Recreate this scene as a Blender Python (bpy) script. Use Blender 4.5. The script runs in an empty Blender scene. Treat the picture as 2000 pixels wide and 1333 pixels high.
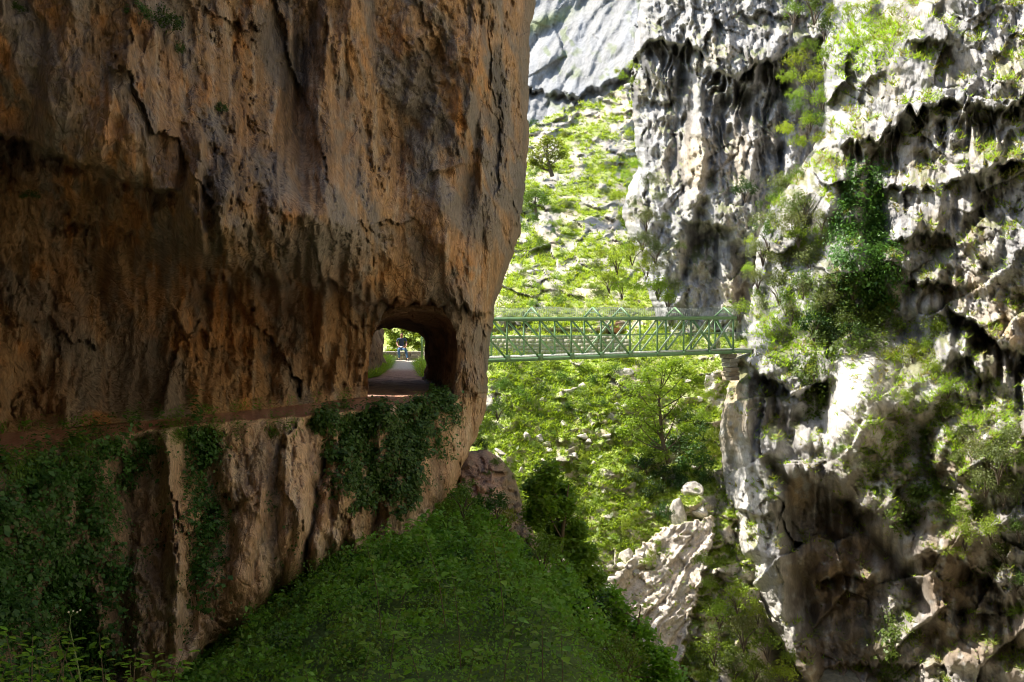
import bpy, bmesh, math, random
import numpy as np
from mathutils import Vector, Matrix
S = bpy.context.scene
COL = S.collection
# ------------------------------------------------------------------ camera, sky, sun, exposure
F, CX, HZ = 1800.0, 1000.0, 606.0           # the photograph's focal length, centre and horizon in its own pixels
cam_d = bpy.data.cameras.new('camera'); cam = bpy.data.objects.new('camera', cam_d); COL.objects.link(cam)
cam_d.sensor_width = 36; cam_d.lens = 36 * F / 2000; cam_d.shift_y = -(666.5 - HZ) / 2000
cam_d.clip_start = 0.1; cam_d.clip_end = 3000
cam.location = (0, 0, 0); cam.rotation_euler = (math.radians(90), 0, 0)
S.camera = cam
SUN = Vector((-0.62, 0.12, 0.775)).normalized()   # towards the sun
world = bpy.data.worlds.new('World'); S.world = world; world.use_nodes = True
wn = world.node_tree.nodes; wl = world.node_tree.links
sky = wn.new('ShaderNodeTexSky'); sky.sky_type = 'NISHITA'; sky.sun_disc = False
sky.sun_elevation = math.asin(SUN.z); sky.sun_rotation = math.atan2(SUN.x, SUN.y)
sky.air_density = 1.0; sky.dust_density = 1.5
wl.new(sky.outputs[0], wn['Background'].inputs[0]); wn['Background'].inputs[1].default_value = 0.125
sun_d = bpy.data.lights.new('sun', 'SUN'); sun_d.energy = 4.3; sun_d.angle = math.radians(0.5); sun_d.color = (1, 0.95, 0.86)
sun = bpy.data.objects.new('sun', sun_d); COL.objects.link(sun)
sun.rotation_euler = SUN.to_track_quat('Z', 'Y').to_euler()
S.view_settings.view_transform = 'Standard'; S.view_settings.look = 'None'
S.view_settings.exposure = 1.32; S.view_settings.gamma = 1; S.view_settings.use_curve_mapping = False
S.render.engine = 'CYCLES'
S.cycles.max_bounces = 5; S.cycles.diffuse_bounces = 4; S.cycles.transmission_bounces = 4
S.cycles.use_denoising = True; S.cycles.filter_width = 1.0
try: S.cycles.use_light_tree = False
except Exception: pass
rng = np.random.default_rng(7); R = random.Random(7)

# ------------------------------------------------------------------ noise
_p = np.random.default_rng(3).permutation(256).astype(np.int64); PERM = np.concatenate([_p, _p])
_ga = np.arange(256) / 256 * 2 * math.pi * 7.0; GX = np.cos(_ga); GY = np.sin(_ga)
RT = np.random.default_rng(11).random((256, 6))
def hsh(ix, iy, s): return PERM[(PERM[(ix + s * 17) & 255] + iy + s * 5) & 255]
def perlin(x, y, s=0):
    x0 = np.floor(x).astype(np.int64); y0 = np.floor(y).astype(np.int64); fx = x - x0; fy = y - y0
    u = fx * fx * fx * (fx * (fx * 6 - 15) + 10); v = fy * fy * fy * (fy * (fy * 6 - 15) + 10)
    def g(ix, iy, dx, dy): h = hsh(ix, iy, s); return GX[h] * dx + GY[h] * dy
    a = g(x0, y0, fx, fy); b = g(x0 + 1, y0, fx - 1, fy); c = g(x0, y0 + 1, fx, fy - 1); d = g(x0 + 1, y0 + 1, fx - 1, fy - 1)
    return ((a + u * (b - a)) * (1 - v) + v * (c + u * (d - c))) * 1.5
def fbm(x, y, s=0, o=4, g=0.5):
    t = 0; a = 1; n = 0
    for i in range(o):
        t = t + a * perlin(x, y, s + i * 3); n += a; a *= g; x = x * 2.03 + 5.3; y = y * 2.03 + 1.7
    return t / n * 1.4
def ridged(x, y, s=0, o=4, g=0.5):
    t = 0; a = 1; n = 0
    for i in range(o):
        r = 1 - np.abs(perlin(x, y, s + i * 3)) * 1.9; t = t + a * r * r; n += a; a *= g; x = x * 2.03 + 3.1; y = y * 2.03 + 7.7
    return t / n
def facets(x, y, s=0, tilt=1.0):
    """flat tilted planes, one per cell; returns height, distance to the joint, cell id"""
    x0 = np.floor(x).astype(np.int64); y0 = np.floor(y).astype(np.int64)
    f1 = np.full(x.shape, 9.0); f2 = f1.copy(); bi = np.zeros(x.shape, np.int64); bx = np.zeros(x.shape); by = bx.copy()
    for j in (-1, 0, 1):
        for i in (-1, 0, 1):
            h = hsh(x0 + i, y0 + j, s); dx = x - (x0 + i + RT[h, 0]); dy = y - (y0 + j + RT[h, 1]); d = dx * dx + dy * dy
            n = d < f1; f2 = np.where(n, f1, np.minimum(f2, d)); f1 = np.where(n, d, f1)
            bi = np.where(n, h, bi); bx = np.where(n, dx, bx); by = np.where(n, dy, by)
    v = (RT[bi, 2] - .5) + tilt * ((RT[bi, 3] - .5) * 2 * bx + (RT[bi, 4] - .5) * 2 * by)
    return v, np.sqrt(f2) - np.sqrt(f1), bi
def angular(x, y, s=0, o=3, g=.5, sharp=.5):
    """continuous flat faces meeting in sharp creases"""
    r = np.random.default_rng(900 + s); t = 0; a = 1.0; n = 0; f = 1.0
    for i in range(o):
        wx = .35 * fbm(x * f * .6, y * f * .6, s + i, 2); wy = .35 * fbm(x * f * .6 + 7, y * f * .6, s + i + 5, 2); q = 0
        for k in range(4):
            th = r.random() * math.pi; ph = r.random() * 9; fr = f * (.6 + .8 * r.random()); p = (x * math.cos(th) + y * math.sin(th) + (wx if k & 1 else wy) / f) * fr + ph; p = p - np.floor(p); sk = .5 + sharp * (r.random() - .5)
            q = q + np.where(p < sk, p / sk, (1 - p) / (1 - sk)) - .5
        t = t + a * q / 2; n += a; a *= g; f *= 2.3
    return t / n * 1.5
def sm(e0, e1, x): t = np.clip((x - e0) / (e1 - e0), 0, 1); return t * t * (3 - 2 * t)
def lerp(a, b, t): return a + (b - a) * t
def mixc(c, d, t): return c + (np.asarray(d, float) - c) * np.asarray(t)[..., None]
def ip(x, pts):
    a = np.array(pts, float); return np.interp(x, a[:, 0], a[:, 1])
def inpoly(u, v, poly):
    r = np.zeros(np.shape(u), bool); n = len(poly)
    for i in range(n):
        x1, y1 = poly[i]; x2, y2 = poly[(i + 1) % n]
        if y1 == y2: continue
        c = ((y1 > v) != (y2 > v)) & (u < (x2 - x1) * (v - y1) / (y2 - y1) + x1); r ^= c
    return r
def tps(U, V, pts, step=18, lo=None):
    """smooth depth through control points (u, v, depth)"""
    P = np.array(pts, float); uv = P[:, :2] / 500; n = len(P)
    def K(d2): return 0.5 * d2 * np.log(d2 + 1e-9)
    D = ((uv[:, None] - uv[None]) ** 2).sum(-1); A = np.zeros((n + 3, n + 3)); A[:n, :n] = K(D) + np.eye(n) * 1e-4
    A[:n, n] = 1; A[:n, n + 1:] = uv; A[n, :n] = 1; A[n + 1:, :n] = uv.T
    w = np.linalg.solve(A, np.concatenate([P[:, 2], [0, 0, 0]]))
    u0, u1, v0, v1 = U.min(), U.max(), V.min(), V.max()
    gu = np.linspace(u0, u1, max(3, int((u1 - u0) / step))); gv = np.linspace(v0, v1, max(3, int((v1 - v0) / step)))
    q = np.stack(np.meshgrid(gu, gv), -1).reshape(-1, 2) / 500
    G = (K(((q[:, None] - uv[None]) ** 2).sum(-1)) @ w[:n] + w[n] + q @ w[n + 1:]).reshape(len(gv), len(gu))
    a = (U - u0) / (gu[1] - gu[0]); b = (V - v0) / (gv[1] - gv[0])
    i = np.clip(a.astype(int), 0, len(gu) - 2); j = np.clip(b.astype(int), 0, len(gv) - 2); a = a - i; b = b - j
    return (G[j, i] * (1 - a) + G[j, i + 1] * a) * (1 - b) + (G[j + 1, i] * (1 - a) + G[j + 1, i + 1] * a) * b
# hand-placed relief, all in photograph pixels across and metres deep (positive = farther from us)
def ledge(U, V, poly, A, D, lip=0.4, soft=7, edge=30, wob=14, s=0):
    """rock that juts out above a line and is hollowed for D pixels beneath it"""
    p = np.array(poly, float); L = np.interp(U, p[:, 0], p[:, 1]) + wob * 1.2 * fbm(U / 60, U * 0 + s, 31 + s, 3) + wob * 1.0 * fbm(U / 17 + .01 * V, U * 0 + s, 35 + s, 3)
    nz = fbm(U / 48, V / 70, 37 + s, 3); A = A * (.85 + .9 * nz); D = D * (1 + .7 * fbm(U / 30, V * 0 + s, 39 + s, 2)); soft = soft * (1 + 1.5 * np.maximum(0, fbm(U / 25, V * 0, 43 + s, 2)))
    w = sm(p[0, 0] - edge, p[0, 0] + edge, U) * (1 - sm(p[-1, 0] - edge, p[-1, 0] + edge, U)); t = V - L
    und = A * sm(0, soft, t) * np.exp(-(np.maximum(t, 0) / D) ** 1.5)
    up = -lip * A * np.exp(np.minimum(t, 0) / (D * .6)) * (1 - sm(0, soft, t))
    return (und + up) * w
def rib(U, V, poly, A, wl, wr, edge=40, wob=10, s=0, pw=1.4):
    """upright rib (A<0) or gully (A>0) along a line given as (v, u)"""
    p = np.array(poly, float); L = np.interp(V, p[:, 0], p[:, 1]) + wob * fbm(V / 70, V * 0 + s, 61 + s, 3)
    w = sm(p[0, 0] - edge, p[0, 0] + edge, V) * (1 - sm(p[-1, 0] - edge, p[-1, 0] + edge, V)); t = U - L
    return A * w * np.where(t < 0, np.exp(-(np.abs(t) / wl) ** pw), np.exp(-(np.abs(t) / wr) ** pw))
def blob(U, V, u, v, ru, rv, A, rot=0, p=1.0):
    c, s_ = math.cos(rot), math.sin(rot); a = (U - u) * c + (V - v) * s_; b = -(U - u) * s_ + (V - v) * c
    return A * np.exp(-((a / ru) ** 2 + (b / rv) ** 2) ** p)

def ray(U, V, Y): return np.stack([(U - CX) / F * Y, Y, (HZ - V) / F * Y], -1)
def P3(u, v, Y): return Vector(((u - CX) / F * Y, Y, (HZ - v) / F * Y))
DEPTH = {}
def register(name, X):
    x = X.reshape(-1, 3); x = x[x[:, 1] > 1]; u = x[:, 0] / x[:, 1] * F + CX; v = HZ - x[:, 2] / x[:, 1] * F
    g = np.full((420, 620), 1e9); i = ((u + 200) / 4).astype(int); j = ((v + 200) / 4).astype(int)
    ok = (i >= 0) & (i < 620) & (j >= 0) & (j < 420); np.minimum.at(g, (j[ok], i[ok]), x[ok, 1])
    DEPTH[name] = g
def depth(name, u, v):
    g = DEPTH[name]; j = int((v + 200) / 4); i = int((u + 200) / 4)
    for r in range(0, 14):
        w = g[max(0, j - r):j + r + 1, max(0, i - r):i + r + 1]
        if w.size and w.min() < 1e8: return float(np.median(w[w < 1e8]))
    return 60.0
def gnormals(X):
    a = np.gradient(X, axis=1); b = np.gradient(X, axis=0); n = np.cross(b, a)
    n /= np.linalg.norm(n, axis=-1, keepdims=True) + 1e-9
    return n
# ------------------------------------------------------------------ mesh helpers
def mk_mesh(name, V, Fq, mat=None, col=None, smooth=False, tri=False):
    me = bpy.data.meshes.new(name); V = np.asarray(V, np.float32); Fq = np.asarray(Fq, np.int32); k = Fq.shape[1]
    me.vertices.add(len(V)); me.vertices.foreach_set('co', V.ravel())
    me.loops.add(Fq.size); me.loops.foreach_set('vertex_index', Fq.ravel())
    me.polygons.add(len(Fq)); me.polygons.foreach_set('loop_start', np.arange(0, Fq.size, k, dtype=np.int32))
    me.polygons.foreach_set('loop_total', np.full(len(Fq), k, np.int32))
    if smooth: me.polygons.foreach_set('use_smooth', np.ones(len(Fq), bool))
    me.update(calc_edges=True)
    if col is not None:
        c = np.ones((len(V), 4), np.float32); c[:, :3] = np.clip(col, 0, 1)
        at = me.color_attributes.new('Col', 'FLOAT_COLOR', 'POINT'); at.data.foreach_set('color', c.ravel())
    if mat: me.materials.append(mat)
    return me
def link(name, me, parent=None, loc=None, label=None, cat=None, group=None, kind=None):
    o = bpy.data.objects.new(name, me); COL.objects.link(o)
    if parent: o.parent = parent
    if loc is not None: o.location = loc
    if label: o['label'] = label
    if cat: o['category'] = cat
    if group: o['group'] = group
    if kind: o['kind'] = kind
    return o
def sheet(name, X, mat, col, hole=None, parent=None, **kw):
    nr, nc = X.shape[:2]; idx = np.arange(nr * nc).reshape(nr, nc)
    f = np.stack([idx[:-1, :-1], idx[1:, :-1], idx[1:, 1:], idx[:-1, 1:]], -1)
    if hole is not None: f = f[~hole]
    return link(name, mk_mesh(name, X.reshape(-1, 3), f.reshape(-1, 4), mat, col.reshape(-1, 3), True), parent, **kw)
class MB:
    """collects bars, boxes and tubes into one mesh"""
    def __init__(s): s.v = []; s.f = []
    def bar(s, a, b, w, h, up=(0, 0, 1)):
        a = Vector(a); b = Vector(b); d = (b - a).normalized(); up = Vector(up)
        if abs(d.dot(up)) > .98: up = Vector((0, 1, 0))
        x = d.cross(up).normalized(); y = x.cross(d).normalized(); n = len(s.v)
        for p in (a, b):
            for i, j in ((-1, -1), (1, -1), (1, 1), (-1, 1)): s.v.append(p + x * (w / 2 * i) + y * (h / 2 * j))
        s.f += [[n, n + 3, n + 2, n + 1], [n + 4, n + 5, n + 6, n + 7]] + [[n + i, n + (i + 1) % 4, n + 4 + (i + 1) % 4, n + 4 + i] for i in range(4)]
        return s
    def tube(s, pts, rad, k=6):
        n0 = len(s.v); pts = [Vector(p) for p in pts]
        for i, p in enumerate(pts):
            d = (pts[min(i + 1, len(pts) - 1)] - pts[max(i - 1, 0)]).normalized()
            r = d.orthogonal().normalized(); q = d.cross(r)
            for j in range(k):
                t = 2 * math.pi * j / k; s.v.append(p + (r * math.cos(t) + q * math.sin(t)) * rad[i])
        for i in range(len(pts) - 1):
            for j in range(k):
                s.f.append([n0 + i * k + j, n0 + i * k + (j + 1) % k, n0 + (i + 1) * k + (j + 1) % k, n0 + (i + 1) * k + j])
        return s
    def mesh(s, name, mat, smooth=False):
        return mk_mesh(name, [tuple(p) for p in s.v], s.f, mat, None, smooth)
def empty(name, loc, **kw): return link(name, None, None, loc, **kw)

# ------------------------------------------------------------------ materials
def mat_new(name):
    m = bpy.data.materials.new(name); m.use_nodes = True; nt = m.node_tree; return m, nt, nt.nodes['Principled BSDF']
def nd(nt, t, **kw):
    n = nt.nodes.new(t)
    for k, v in kw.items(): setattr(n, k, v)
    return n
def rock_mat(name, fine=14.0, bump=0.5, dist=0.05, rough=0.9, stretch=(1, 1, .55), wet=False, vary=.35):
    m, nt, b = mat_new(name); L = nt.links
    at = nd(nt, 'ShaderNodeVertexColor', layer_name='Col'); tc = nd(nt, 'ShaderNodeTexCoord'); mp = nd(nt, 'ShaderNodeMapping')
    mp.inputs['Scale'].default_value = stretch; L.new(tc.outputs['Object'], mp.inputs[0])
    n1 = nd(nt, 'ShaderNodeTexNoise'); n1.inputs['Scale'].default_value = fine; n1.inputs['Detail'].default_value = 6; n1.inputs['Roughness'].default_value = .65
    n2 = nd(nt, 'ShaderNodeTexNoise'); n2.inputs['Scale'].default_value = fine * .22; n2.inputs['Detail'].default_value = 5
    vo = nd(nt, 'ShaderNodeTexVoronoi', feature='DISTANCE_TO_EDGE'); vo.inputs['Scale'].default_value = fine * .3
    for n in (n1, n2, vo): L.new(mp.outputs[0], n.inputs['Vector'])
    mr = nd(nt, 'ShaderNodeMapRange'); mr.inputs[1].default_value = .3; mr.inputs[2].default_value = .7; mr.inputs[3].default_value = 1 - vary; mr.inputs[4].default_value = 1 + vary
    L.new(n1.outputs[0], mr.inputs[0])
    mx = nd(nt, 'ShaderNodeMixRGB', blend_type='MULTIPLY'); mx.inputs[0].default_value = 1
    L.new(at.outputs[0], mx.inputs[1]); L.new(mr.outputs[0], mx.inputs[2]); L.new(mx.outputs[0], b.inputs['Base Color'])
    b.inputs['Roughness'].default_value = rough; b.inputs['Specular IOR Level'].default_value = .25
    cr = nd(nt, 'ShaderNodeMapRange'); cr.inputs[2].default_value = .06; L.new(vo.outputs['Distance'], cr.inputs[0])
    ad = nd(nt, 'ShaderNodeMath', operation='MULTIPLY_ADD'); ad.inputs[1].default_value = .25; L.new(cr.outputs[0], ad.inputs[0]); L.new(n1.outputs[0], ad.inputs[2])
    ad2 = nd(nt, 'ShaderNodeMath', operation='MULTIPLY_ADD'); ad2.inputs[1].default_value = 1.6; L.new(n2.outputs[0], ad2.inputs[0]); L.new(ad.outputs[0], ad2.inputs[2])
    bp = nd(nt, 'ShaderNodeBump'); bp.inputs['Strength'].default_value = bump; bp.inputs['Distance'].default_value = dist
    L.new(ad2.outputs[0], bp.inputs['Height']); L.new(bp.outputs[0], b.inputs['Normal'])
    return m
def flat_mat(name, c, rough=.6, metal=0, var=.12, scale=8, bump=0):
    m, nt, b = mat_new(name); L = nt.links
    tc = nd(nt, 'ShaderNodeTexCoord'); n = nd(nt, 'ShaderNodeTexNoise'); n.inputs['Scale'].default_value = scale; n.inputs['Detail'].default_value = 5
    L.new(tc.outputs['Object'], n.inputs['Vector'])
    mr = nd(nt, 'ShaderNodeMapRange'); mr.inputs[1].default_value = .3; mr.inputs[2].default_value = .7; mr.inputs[3].default_value = 1 - var; mr.inputs[4].default_value = 1 + var
    L.new(n.outputs[0], mr.inputs[0]); mx = nd(nt, 'ShaderNodeMixRGB', blend_type='MULTIPLY'); mx.inputs[0].default_value = 1
    mx.inputs[1].default_value = (*c, 1); L.new(mr.outputs[0], mx.inputs[2]); L.new(mx.outputs[0], b.inputs['Base Color'])
    b.inputs['Roughness'].default_value = rough; b.inputs['Metallic'].default_value = metal
    if bump:
        bp = nd(nt, 'ShaderNodeBump'); bp.inputs['Strength'].default_value = bump; bp.inputs['Distance'].default_value = .03
        L.new(n.outputs[0], bp.inputs['Height']); L.new(bp.outputs[0], b.inputs['Normal'])
    return m
def leaf_mat(name, c, trans=.35, hue=.02, tc=None, rough=.5, var=.3):
    """leaf colour x per-leaf attribute, with light passing through"""
    m, nt, b = mat_new(name); L = nt.links
    at = nd(nt, 'ShaderNodeVertexColor', layer_name='Col'); oi = nd(nt, 'ShaderNodeObjectInfo')
    mx = nd(nt, 'ShaderNodeMixRGB', blend_type='MULTIPLY'); mx.inputs[0].default_value = 1; mx.inputs[1].default_value = (*c, 1)
    L.new(at.outputs[0], mx.inputs[2])
    hs = nd(nt, 'ShaderNodeHueSaturation'); mr = nd(nt, 'ShaderNodeMapRange'); mr.inputs[3].default_value = .5 - hue; mr.inputs[4].default_value = .5 + hue
    L.new(oi.outputs['Random'], mr.inputs[0]); L.new(mr.outputs[0], hs.inputs['Hue'])
    mv = nd(nt, 'ShaderNodeMapRange'); mv.inputs[3].default_value = 1 - var; mv.inputs[4].default_value = 1 + var
    mm = nd(nt, 'ShaderNodeMath', operation='FRACT'); mk = nd(nt, 'ShaderNodeMath', operation='MULTIPLY'); mk.inputs[1].default_value = 7.3
    L.new(oi.outputs['Random'], mk.inputs[0]); L.new(mk.outputs[0], mm.inputs[0]); L.new(mm.outputs[0], mv.inputs[0]); L.new(mv.outputs[0], hs.inputs['Value'])
    L.new(mx.outputs[0], hs.inputs['Color']); L.new(hs.outputs[0], b.inputs['Base Color'])
    b.inputs['Roughness'].default_value = rough; b.inputs['Specular IOR Level'].default_value = .35
    tr = nd(nt, 'ShaderNodeBsdfTranslucent'); t2 = nd(nt, 'ShaderNodeMixRGB', blend_type='MULTIPLY'); t2.inputs[0].default_value = 1
    t2.inputs[2].default_value = (*(tc or (1.5, 1.6, .5)), 1); L.new(hs.outputs[0], t2.inputs[1]); L.new(t2.outputs[0], tr.inputs[0])
    ms = nd(nt, 'ShaderNodeMixShader'); ms.inputs[0].default_value = trans
    L.new(b.outputs[0], ms.inputs[1]); L.new(tr.outputs[0], ms.inputs[2]); L.new(ms.outputs[0], nt.nodes['Material Output'].inputs[0])
    return m
M_left = rock_mat('ochre_limestone', 9, 1.0, .16, .8, (1, 1, .5), vary=.4)
M_right = rock_mat('grey_limestone', 5, .6, .14, .9, (1, 1, .6), vary=.25)
M_hill = rock_mat('hillside', 4, .6, .14, .95, (1, 1, 1), vary=.35)
M_far = rock_mat('far_limestone', 1.2, .6, .5, .95, (1, 1, .7), vary=.25)
M_path = rock_mat('dirt', 12, .6, .04, .95, (1, 1, 1), vary=.3)
M_stone = rock_mat('stone', 6, .6, .05, .9, (1, 1, 1))
L_bright = leaf_mat('bright_leaf', (.22, .29, .045), .5)
L_mid = leaf_mat('mid_leaf', (.10, .165, .028), .4)
L_olive = leaf_mat('olive_leaf', (.14, .17, .06), .35, tc=(1.3, 1.35, .6))
L_dark = leaf_mat('dark_leaf', (.045, .095, .018), .3); L_ivyb = leaf_mat('sunlit_ivy', (.05, .13, .02), .3, rough=.4)
L_shade = leaf_mat('slope_leaf', (.13, .255, .03), .45)
L_ivy = leaf_mat('ivy_leaf', (.05, .12, .02), .25, rough=.5)
L_near = leaf_mat('near_leaf', (.15, .28, .03), .45)
L_grass = leaf_mat('grass_blade', (.30, .40, .07), .5)
L_dry = leaf_mat('dry_grass_blade', (.34, .33, .12), .35, tc=(1.2, 1.1, .7))
M_bark = flat_mat('bark', (.10, .075, .05), .9, bump=.5, scale=20)
M_twig = flat_mat('dry_twig', (.33, .28, .23), .9)
M_sunlit = flat_mat('sunlit_green_paint', (.34, .44, .30), .5); M_green = flat_mat('green_paint', (.17, .31, .14), .42, 0, .18, 3)  # first is a sunlit copy of the green, for the diagonals facing the sun
M_deck = flat_mat('bare_deck', (.55, .55, .50), .5)
M_wire = flat_mat('galvanised_wire', (.20, .22, .20), .5, .4)
M_wireg = flat_mat('green_wire', (.16, .30, .09), .5)

# ================================================================== LARGE STRUCTURE
# ------------------------------------------------------------------ overhanging cliff with its ledge
G = 4950.0                                   # height of eye above the ledge times F
SIL = [(-400, 1052), (0, 1045), (50, 1035), (150, 1031), (260, 1032), (350, 1026), (400, 1020), (450, 1016), (500, 1000), (550, 982), (600, 966), (650, 960),
       (700, 954), (760, 952), (800, 948), (840, 938), (880, 918), (920, 898), (980, 892), (1100, 890), (1500, 890)]
VIN = [(-100, 852), (0, 847), (100, 840), (250, 827), (400, 812), (550, 796), (700, 778), (740, 772), (890, 769), (960, 769)]
VOUT = [(-100, 935), (0, 907), (120, 872), (300, 838), (430, 824), (600, 812), (700, 800), (850, 780), (892, 775), (960, 775)]
MOUTH = [(722, 800), (719, 772), (718, 735), (721, 695), (728, 655), (743, 627), (772, 613), (812, 608), (850, 611), (878, 622), (891, 650), (895, 690), (890, 730), (886, 772), (886, 800)]
def left_cliff():
    us = np.concatenate([[-9000, -4000, -2200, -1400, -900, -560, -360, -240, -160], np.arange(-100, 901, 2.7)]); nw = 95
    rows_t = np.concatenate([-np.array([860, 700, 480, 320, 210.]), np.arange(-120, 0, 8)])
    # row parameter: 0..1 wall, 1..2 path, 2..3 lower cliff
    t = np.concatenate([np.linspace(0, 1, 315)[:-1], np.linspace(1, 2, 26)[:-1], np.linspace(2, 3, 230)])
    base = us; vin = ip(base, VIN); vout = ip(base, VOUT)
    wobv = 5 * fbm(base / 40, base * 0, 5, 3) * sm(-100, 0, base); vout = vout + wobv * (1 - sm(840, 890, base))
    def rowv(vi, vo): return np.where(t[:, None] < 1, lerp(0, vi, t[:, None]), np.where(t[:, None] < 2, lerp(vi, vo, t[:, None] - 1), lerp(vo, 1520, t[:, None] - 2)))
    V = rowv(vin, vout); V = np.concatenate([np.repeat(rows_t[:, None], len(us), 1), V]); U = np.repeat(us[None], len(V), 0)
    T = np.concatenate([rows_t * 0 - .5, t])
    # columns beyond 900 run to the traced edge of the prow
    vcol = np.concatenate([rows_t, rowv(np.array([vin[-1]]), np.array([vout[-1]]))[:, 0]])
    sil = ip(vcol, SIL) + 6 * fbm(vcol / 34, vcol * 0, 77, 5, .6); k = np.linspace(0, 1, nw + 1)[1:] ** .85
    U = np.concatenate([U, 900 + (sil[:, None] - 900) * k[None]], 1); V = np.concatenate([V, np.repeat(vcol[:, None], nw, 1)], 1)
    TT = np.repeat(T[:, None], U.shape[1], 1)
    Uc = np.maximum(U, -100)
    yb = G / (ip(Uc, VIN) - HZ); yo = G / (ip(Uc, VOUT) - HZ)
    yb = np.where(Uc > 890, 30.4 + (Uc - 890) * .018, yb); yo = np.where(Uc > 890, lerp(yo, yb, sm(885, 900, Uc)), yo)
    up = tps(np.clip(U, -100, 1060), np.clip(V, -130, 860), [  # offsets of the wall above the ledge
        (0, 845, 0), (0, 740, 1.2), (0, 620, 1.0), (0, 520, -.3), (0, 400, -1.0), (0, 280, -2.3), (0, 100, -2.6), (0, -100, -2.4),
        (200, 820, 0), (200, 720, 2.3), (200, 600, 2.1), (200, 500, -.6), (200, 420, -1.6), (200, 320, -4.2), (200, 100, -3.4), (200, -100, -3.2),
        (400, 810, 0), (400, 700, 2.5), (400, 600, 2.4), (400, 545, -.9), (400, 505, -4.0), (400, 300, -4.6), (400, 100, -3.2), (400, -100, -3.0),
        (560, 790, 0), (560, 700, 2.2), (560, 610, 2.0), (560, 570, -.8), (560, 525, -3.8), (560, 300, -3.8), (560, 100, -2.0), (560, -100, -1.8),
        (700, 775, 0), (700, 700, .1), (700, 610, -.2), (700, 575, -1.5), (700, 530, -3.4), (700, 300, -2.8), (700, 100, -2.6), (700, -100, -2.4),
        (830, 770, 0), (830, 690, 0), (830, 610, -.5), (830, 570, -1.6), (830, 500, -2.2), (830, 300, -2.8), (830, 100, -3.0), (830, -100, -3.0),
        (920, 770, -.2), (920, 690, -.3), (920, 600, -1.2), (920, 500, -1.7), (920, 300, -1.8), (920, 100, -2.6), (920, -100, -2.6),
        (1000, 770, .5), (1000, 600, .5), (1000, 300, .4), (1000, 0, .3), (1040, 100, 2), (1040, -100, 2)])
    bot = ip(U, [(-100, 1500), (330, 1360), (400, 1262), (480, 1218), (540, 1150), (620, 1108), (640, 1088), (700, 1083), (760, 1087), (830, 1048), (860, 985), (900, 915)])
    bot = bot + 6 * fbm(U / 25, V * 0, 9, 3)
    lo = tps(np.clip(U, -100, 960), np.clip(V, 770, 1400), [
        (0, 905, 0), (0, 1100, -1.0), (0, 1333, -1.8), (200, 860, 0), (200, 1000, -.6), (200, 1200, -1.2), (200, 1333, -1.4),
        (330, 835, 0), (330, 1000, -1.2), (330, 1300, -3.2), (450, 825, 0), (450, 870, -.5), (450, 1000, -1.9), (450, 1150, -3.3), (450, 1230, -3.2),
        (600, 812, 0), (600, 860, -.6), (600, 950, -1.9), (600, 1020, -2.7), (600, 1080, -2.6), (700, 800, 0), (700, 900, -.8), (700, 1050, -1.7),
        (830, 785, 0), (830, 860, -.7), (830, 1000, -1.4), (900, 800, 0), (900, 900, -.1), (940, 850, .3)])
    lo = lo + np.clip((V - bot) / 14, 0, 1) * 3.6 + .6 * np.exp(-((V - bot + 0) / 16) ** 2)
    tp = np.clip(TT - 1, 0, 1)
    ypath = 1 / lerp(1 / yb, 1 / yo, tp)
    A = (U - CX) / F * yb; Zw = (HZ - V) / F * yb; A2 = A + (yb - 25) * .9     # distance along the wall
    rock = rockd(A2, Zw, 1)
    # big shapes read off the photograph
    big = ledge(U, V, [(-60, 255), (60, 275), (170, 320), (250, 350), (340, 375)], 1.5, 60, .2, 6, 20, 8, 1)
    big += ledge(U, V, [(90, 445), (200, 430), (300, 470)], .7, 40, .3, 6, 20, 8, 9)
    big += rib(U, V, [(260, 395), (330, 385), (420, 392), (500, 398)], -1.0, 30, 9, 20, 6, 2)
    big += rib(U, V, [(-100, 645), (100, 640), (220, 620), (360, 632), (480, 660)], -1.1, 24, 60, 40, 8, 3)
    big += blob(U, V, 575, 120, 70, 240, .9); big += blob(U, V, 560, 300, 60, 100, .7)
    big += rib(U, V, [(-100, 960), (120, 935), (230, 915), (330, 905), (420, 880), (520, 865)], -.9, 34, 10, 40, 5, 4)
    big += rib(U, V, [(180, 945), (250, 925), (330, 915), (420, 905)], .8, 12, 22, 40, 5, 5)
    big += rib(U, V, [(-50, 985), (60, 965), (170, 942)], -.5, 18, 10, 40, 4, 6)
    big += blob(U, V, 800, 260, 60, 110, .5, .3) + blob(U, V, 865, 130, 35, 80, .5, .2) + blob(U, V, 590, 410, 50, 34, -.8, .5)
    big += ledge(U, V, [(840, 335), (870, 330), (908, 318)], .5, 30, .4, 4, 6, 3, 7)
    big += ledge(U, V, [(380, 530), (470, 520), (560, 548), (640, 545), (720, 590), (800, 585), (900, 590), (960, 610)], 1.3, 60, .3, 7, 25, 14, 12)
    big += rib(U, V, [(600, 932), (680, 928), (760, 925), (830, 915), (890, 900)], -.6, 26, 16, 30, 5, 13)
    wallm = np.where(TT < 1, 1 - sm(.965, 1, TT), 0) + (TT > 2) * sm(2.0, 2.03, TT)
    wallm = np.where(U > 892, np.maximum(wallm, sm(890, 905, U)), wallm)
    low = rib(U, V, [(860, 640), (920, 632), (1000, 612), (1080, 600), (1200, 590)], 1.2, 10, 12, 30, 8, 21)
    low += rib(U, V, [(930, 745), (1000, 735), (1090, 725)], .9, 10, 14, 30, 8, 22)
    low += rib(U, V, [(850, 400), (1000, 420), (1150, 385), (1300, 350)], .7, 22, 26, 30, 10, 23)
    low += rib(U, V, [(850, 328), (950, 335), (1100, 350), (1333, 340)], -.8, 16, 12, 30, 8, 24)
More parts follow.
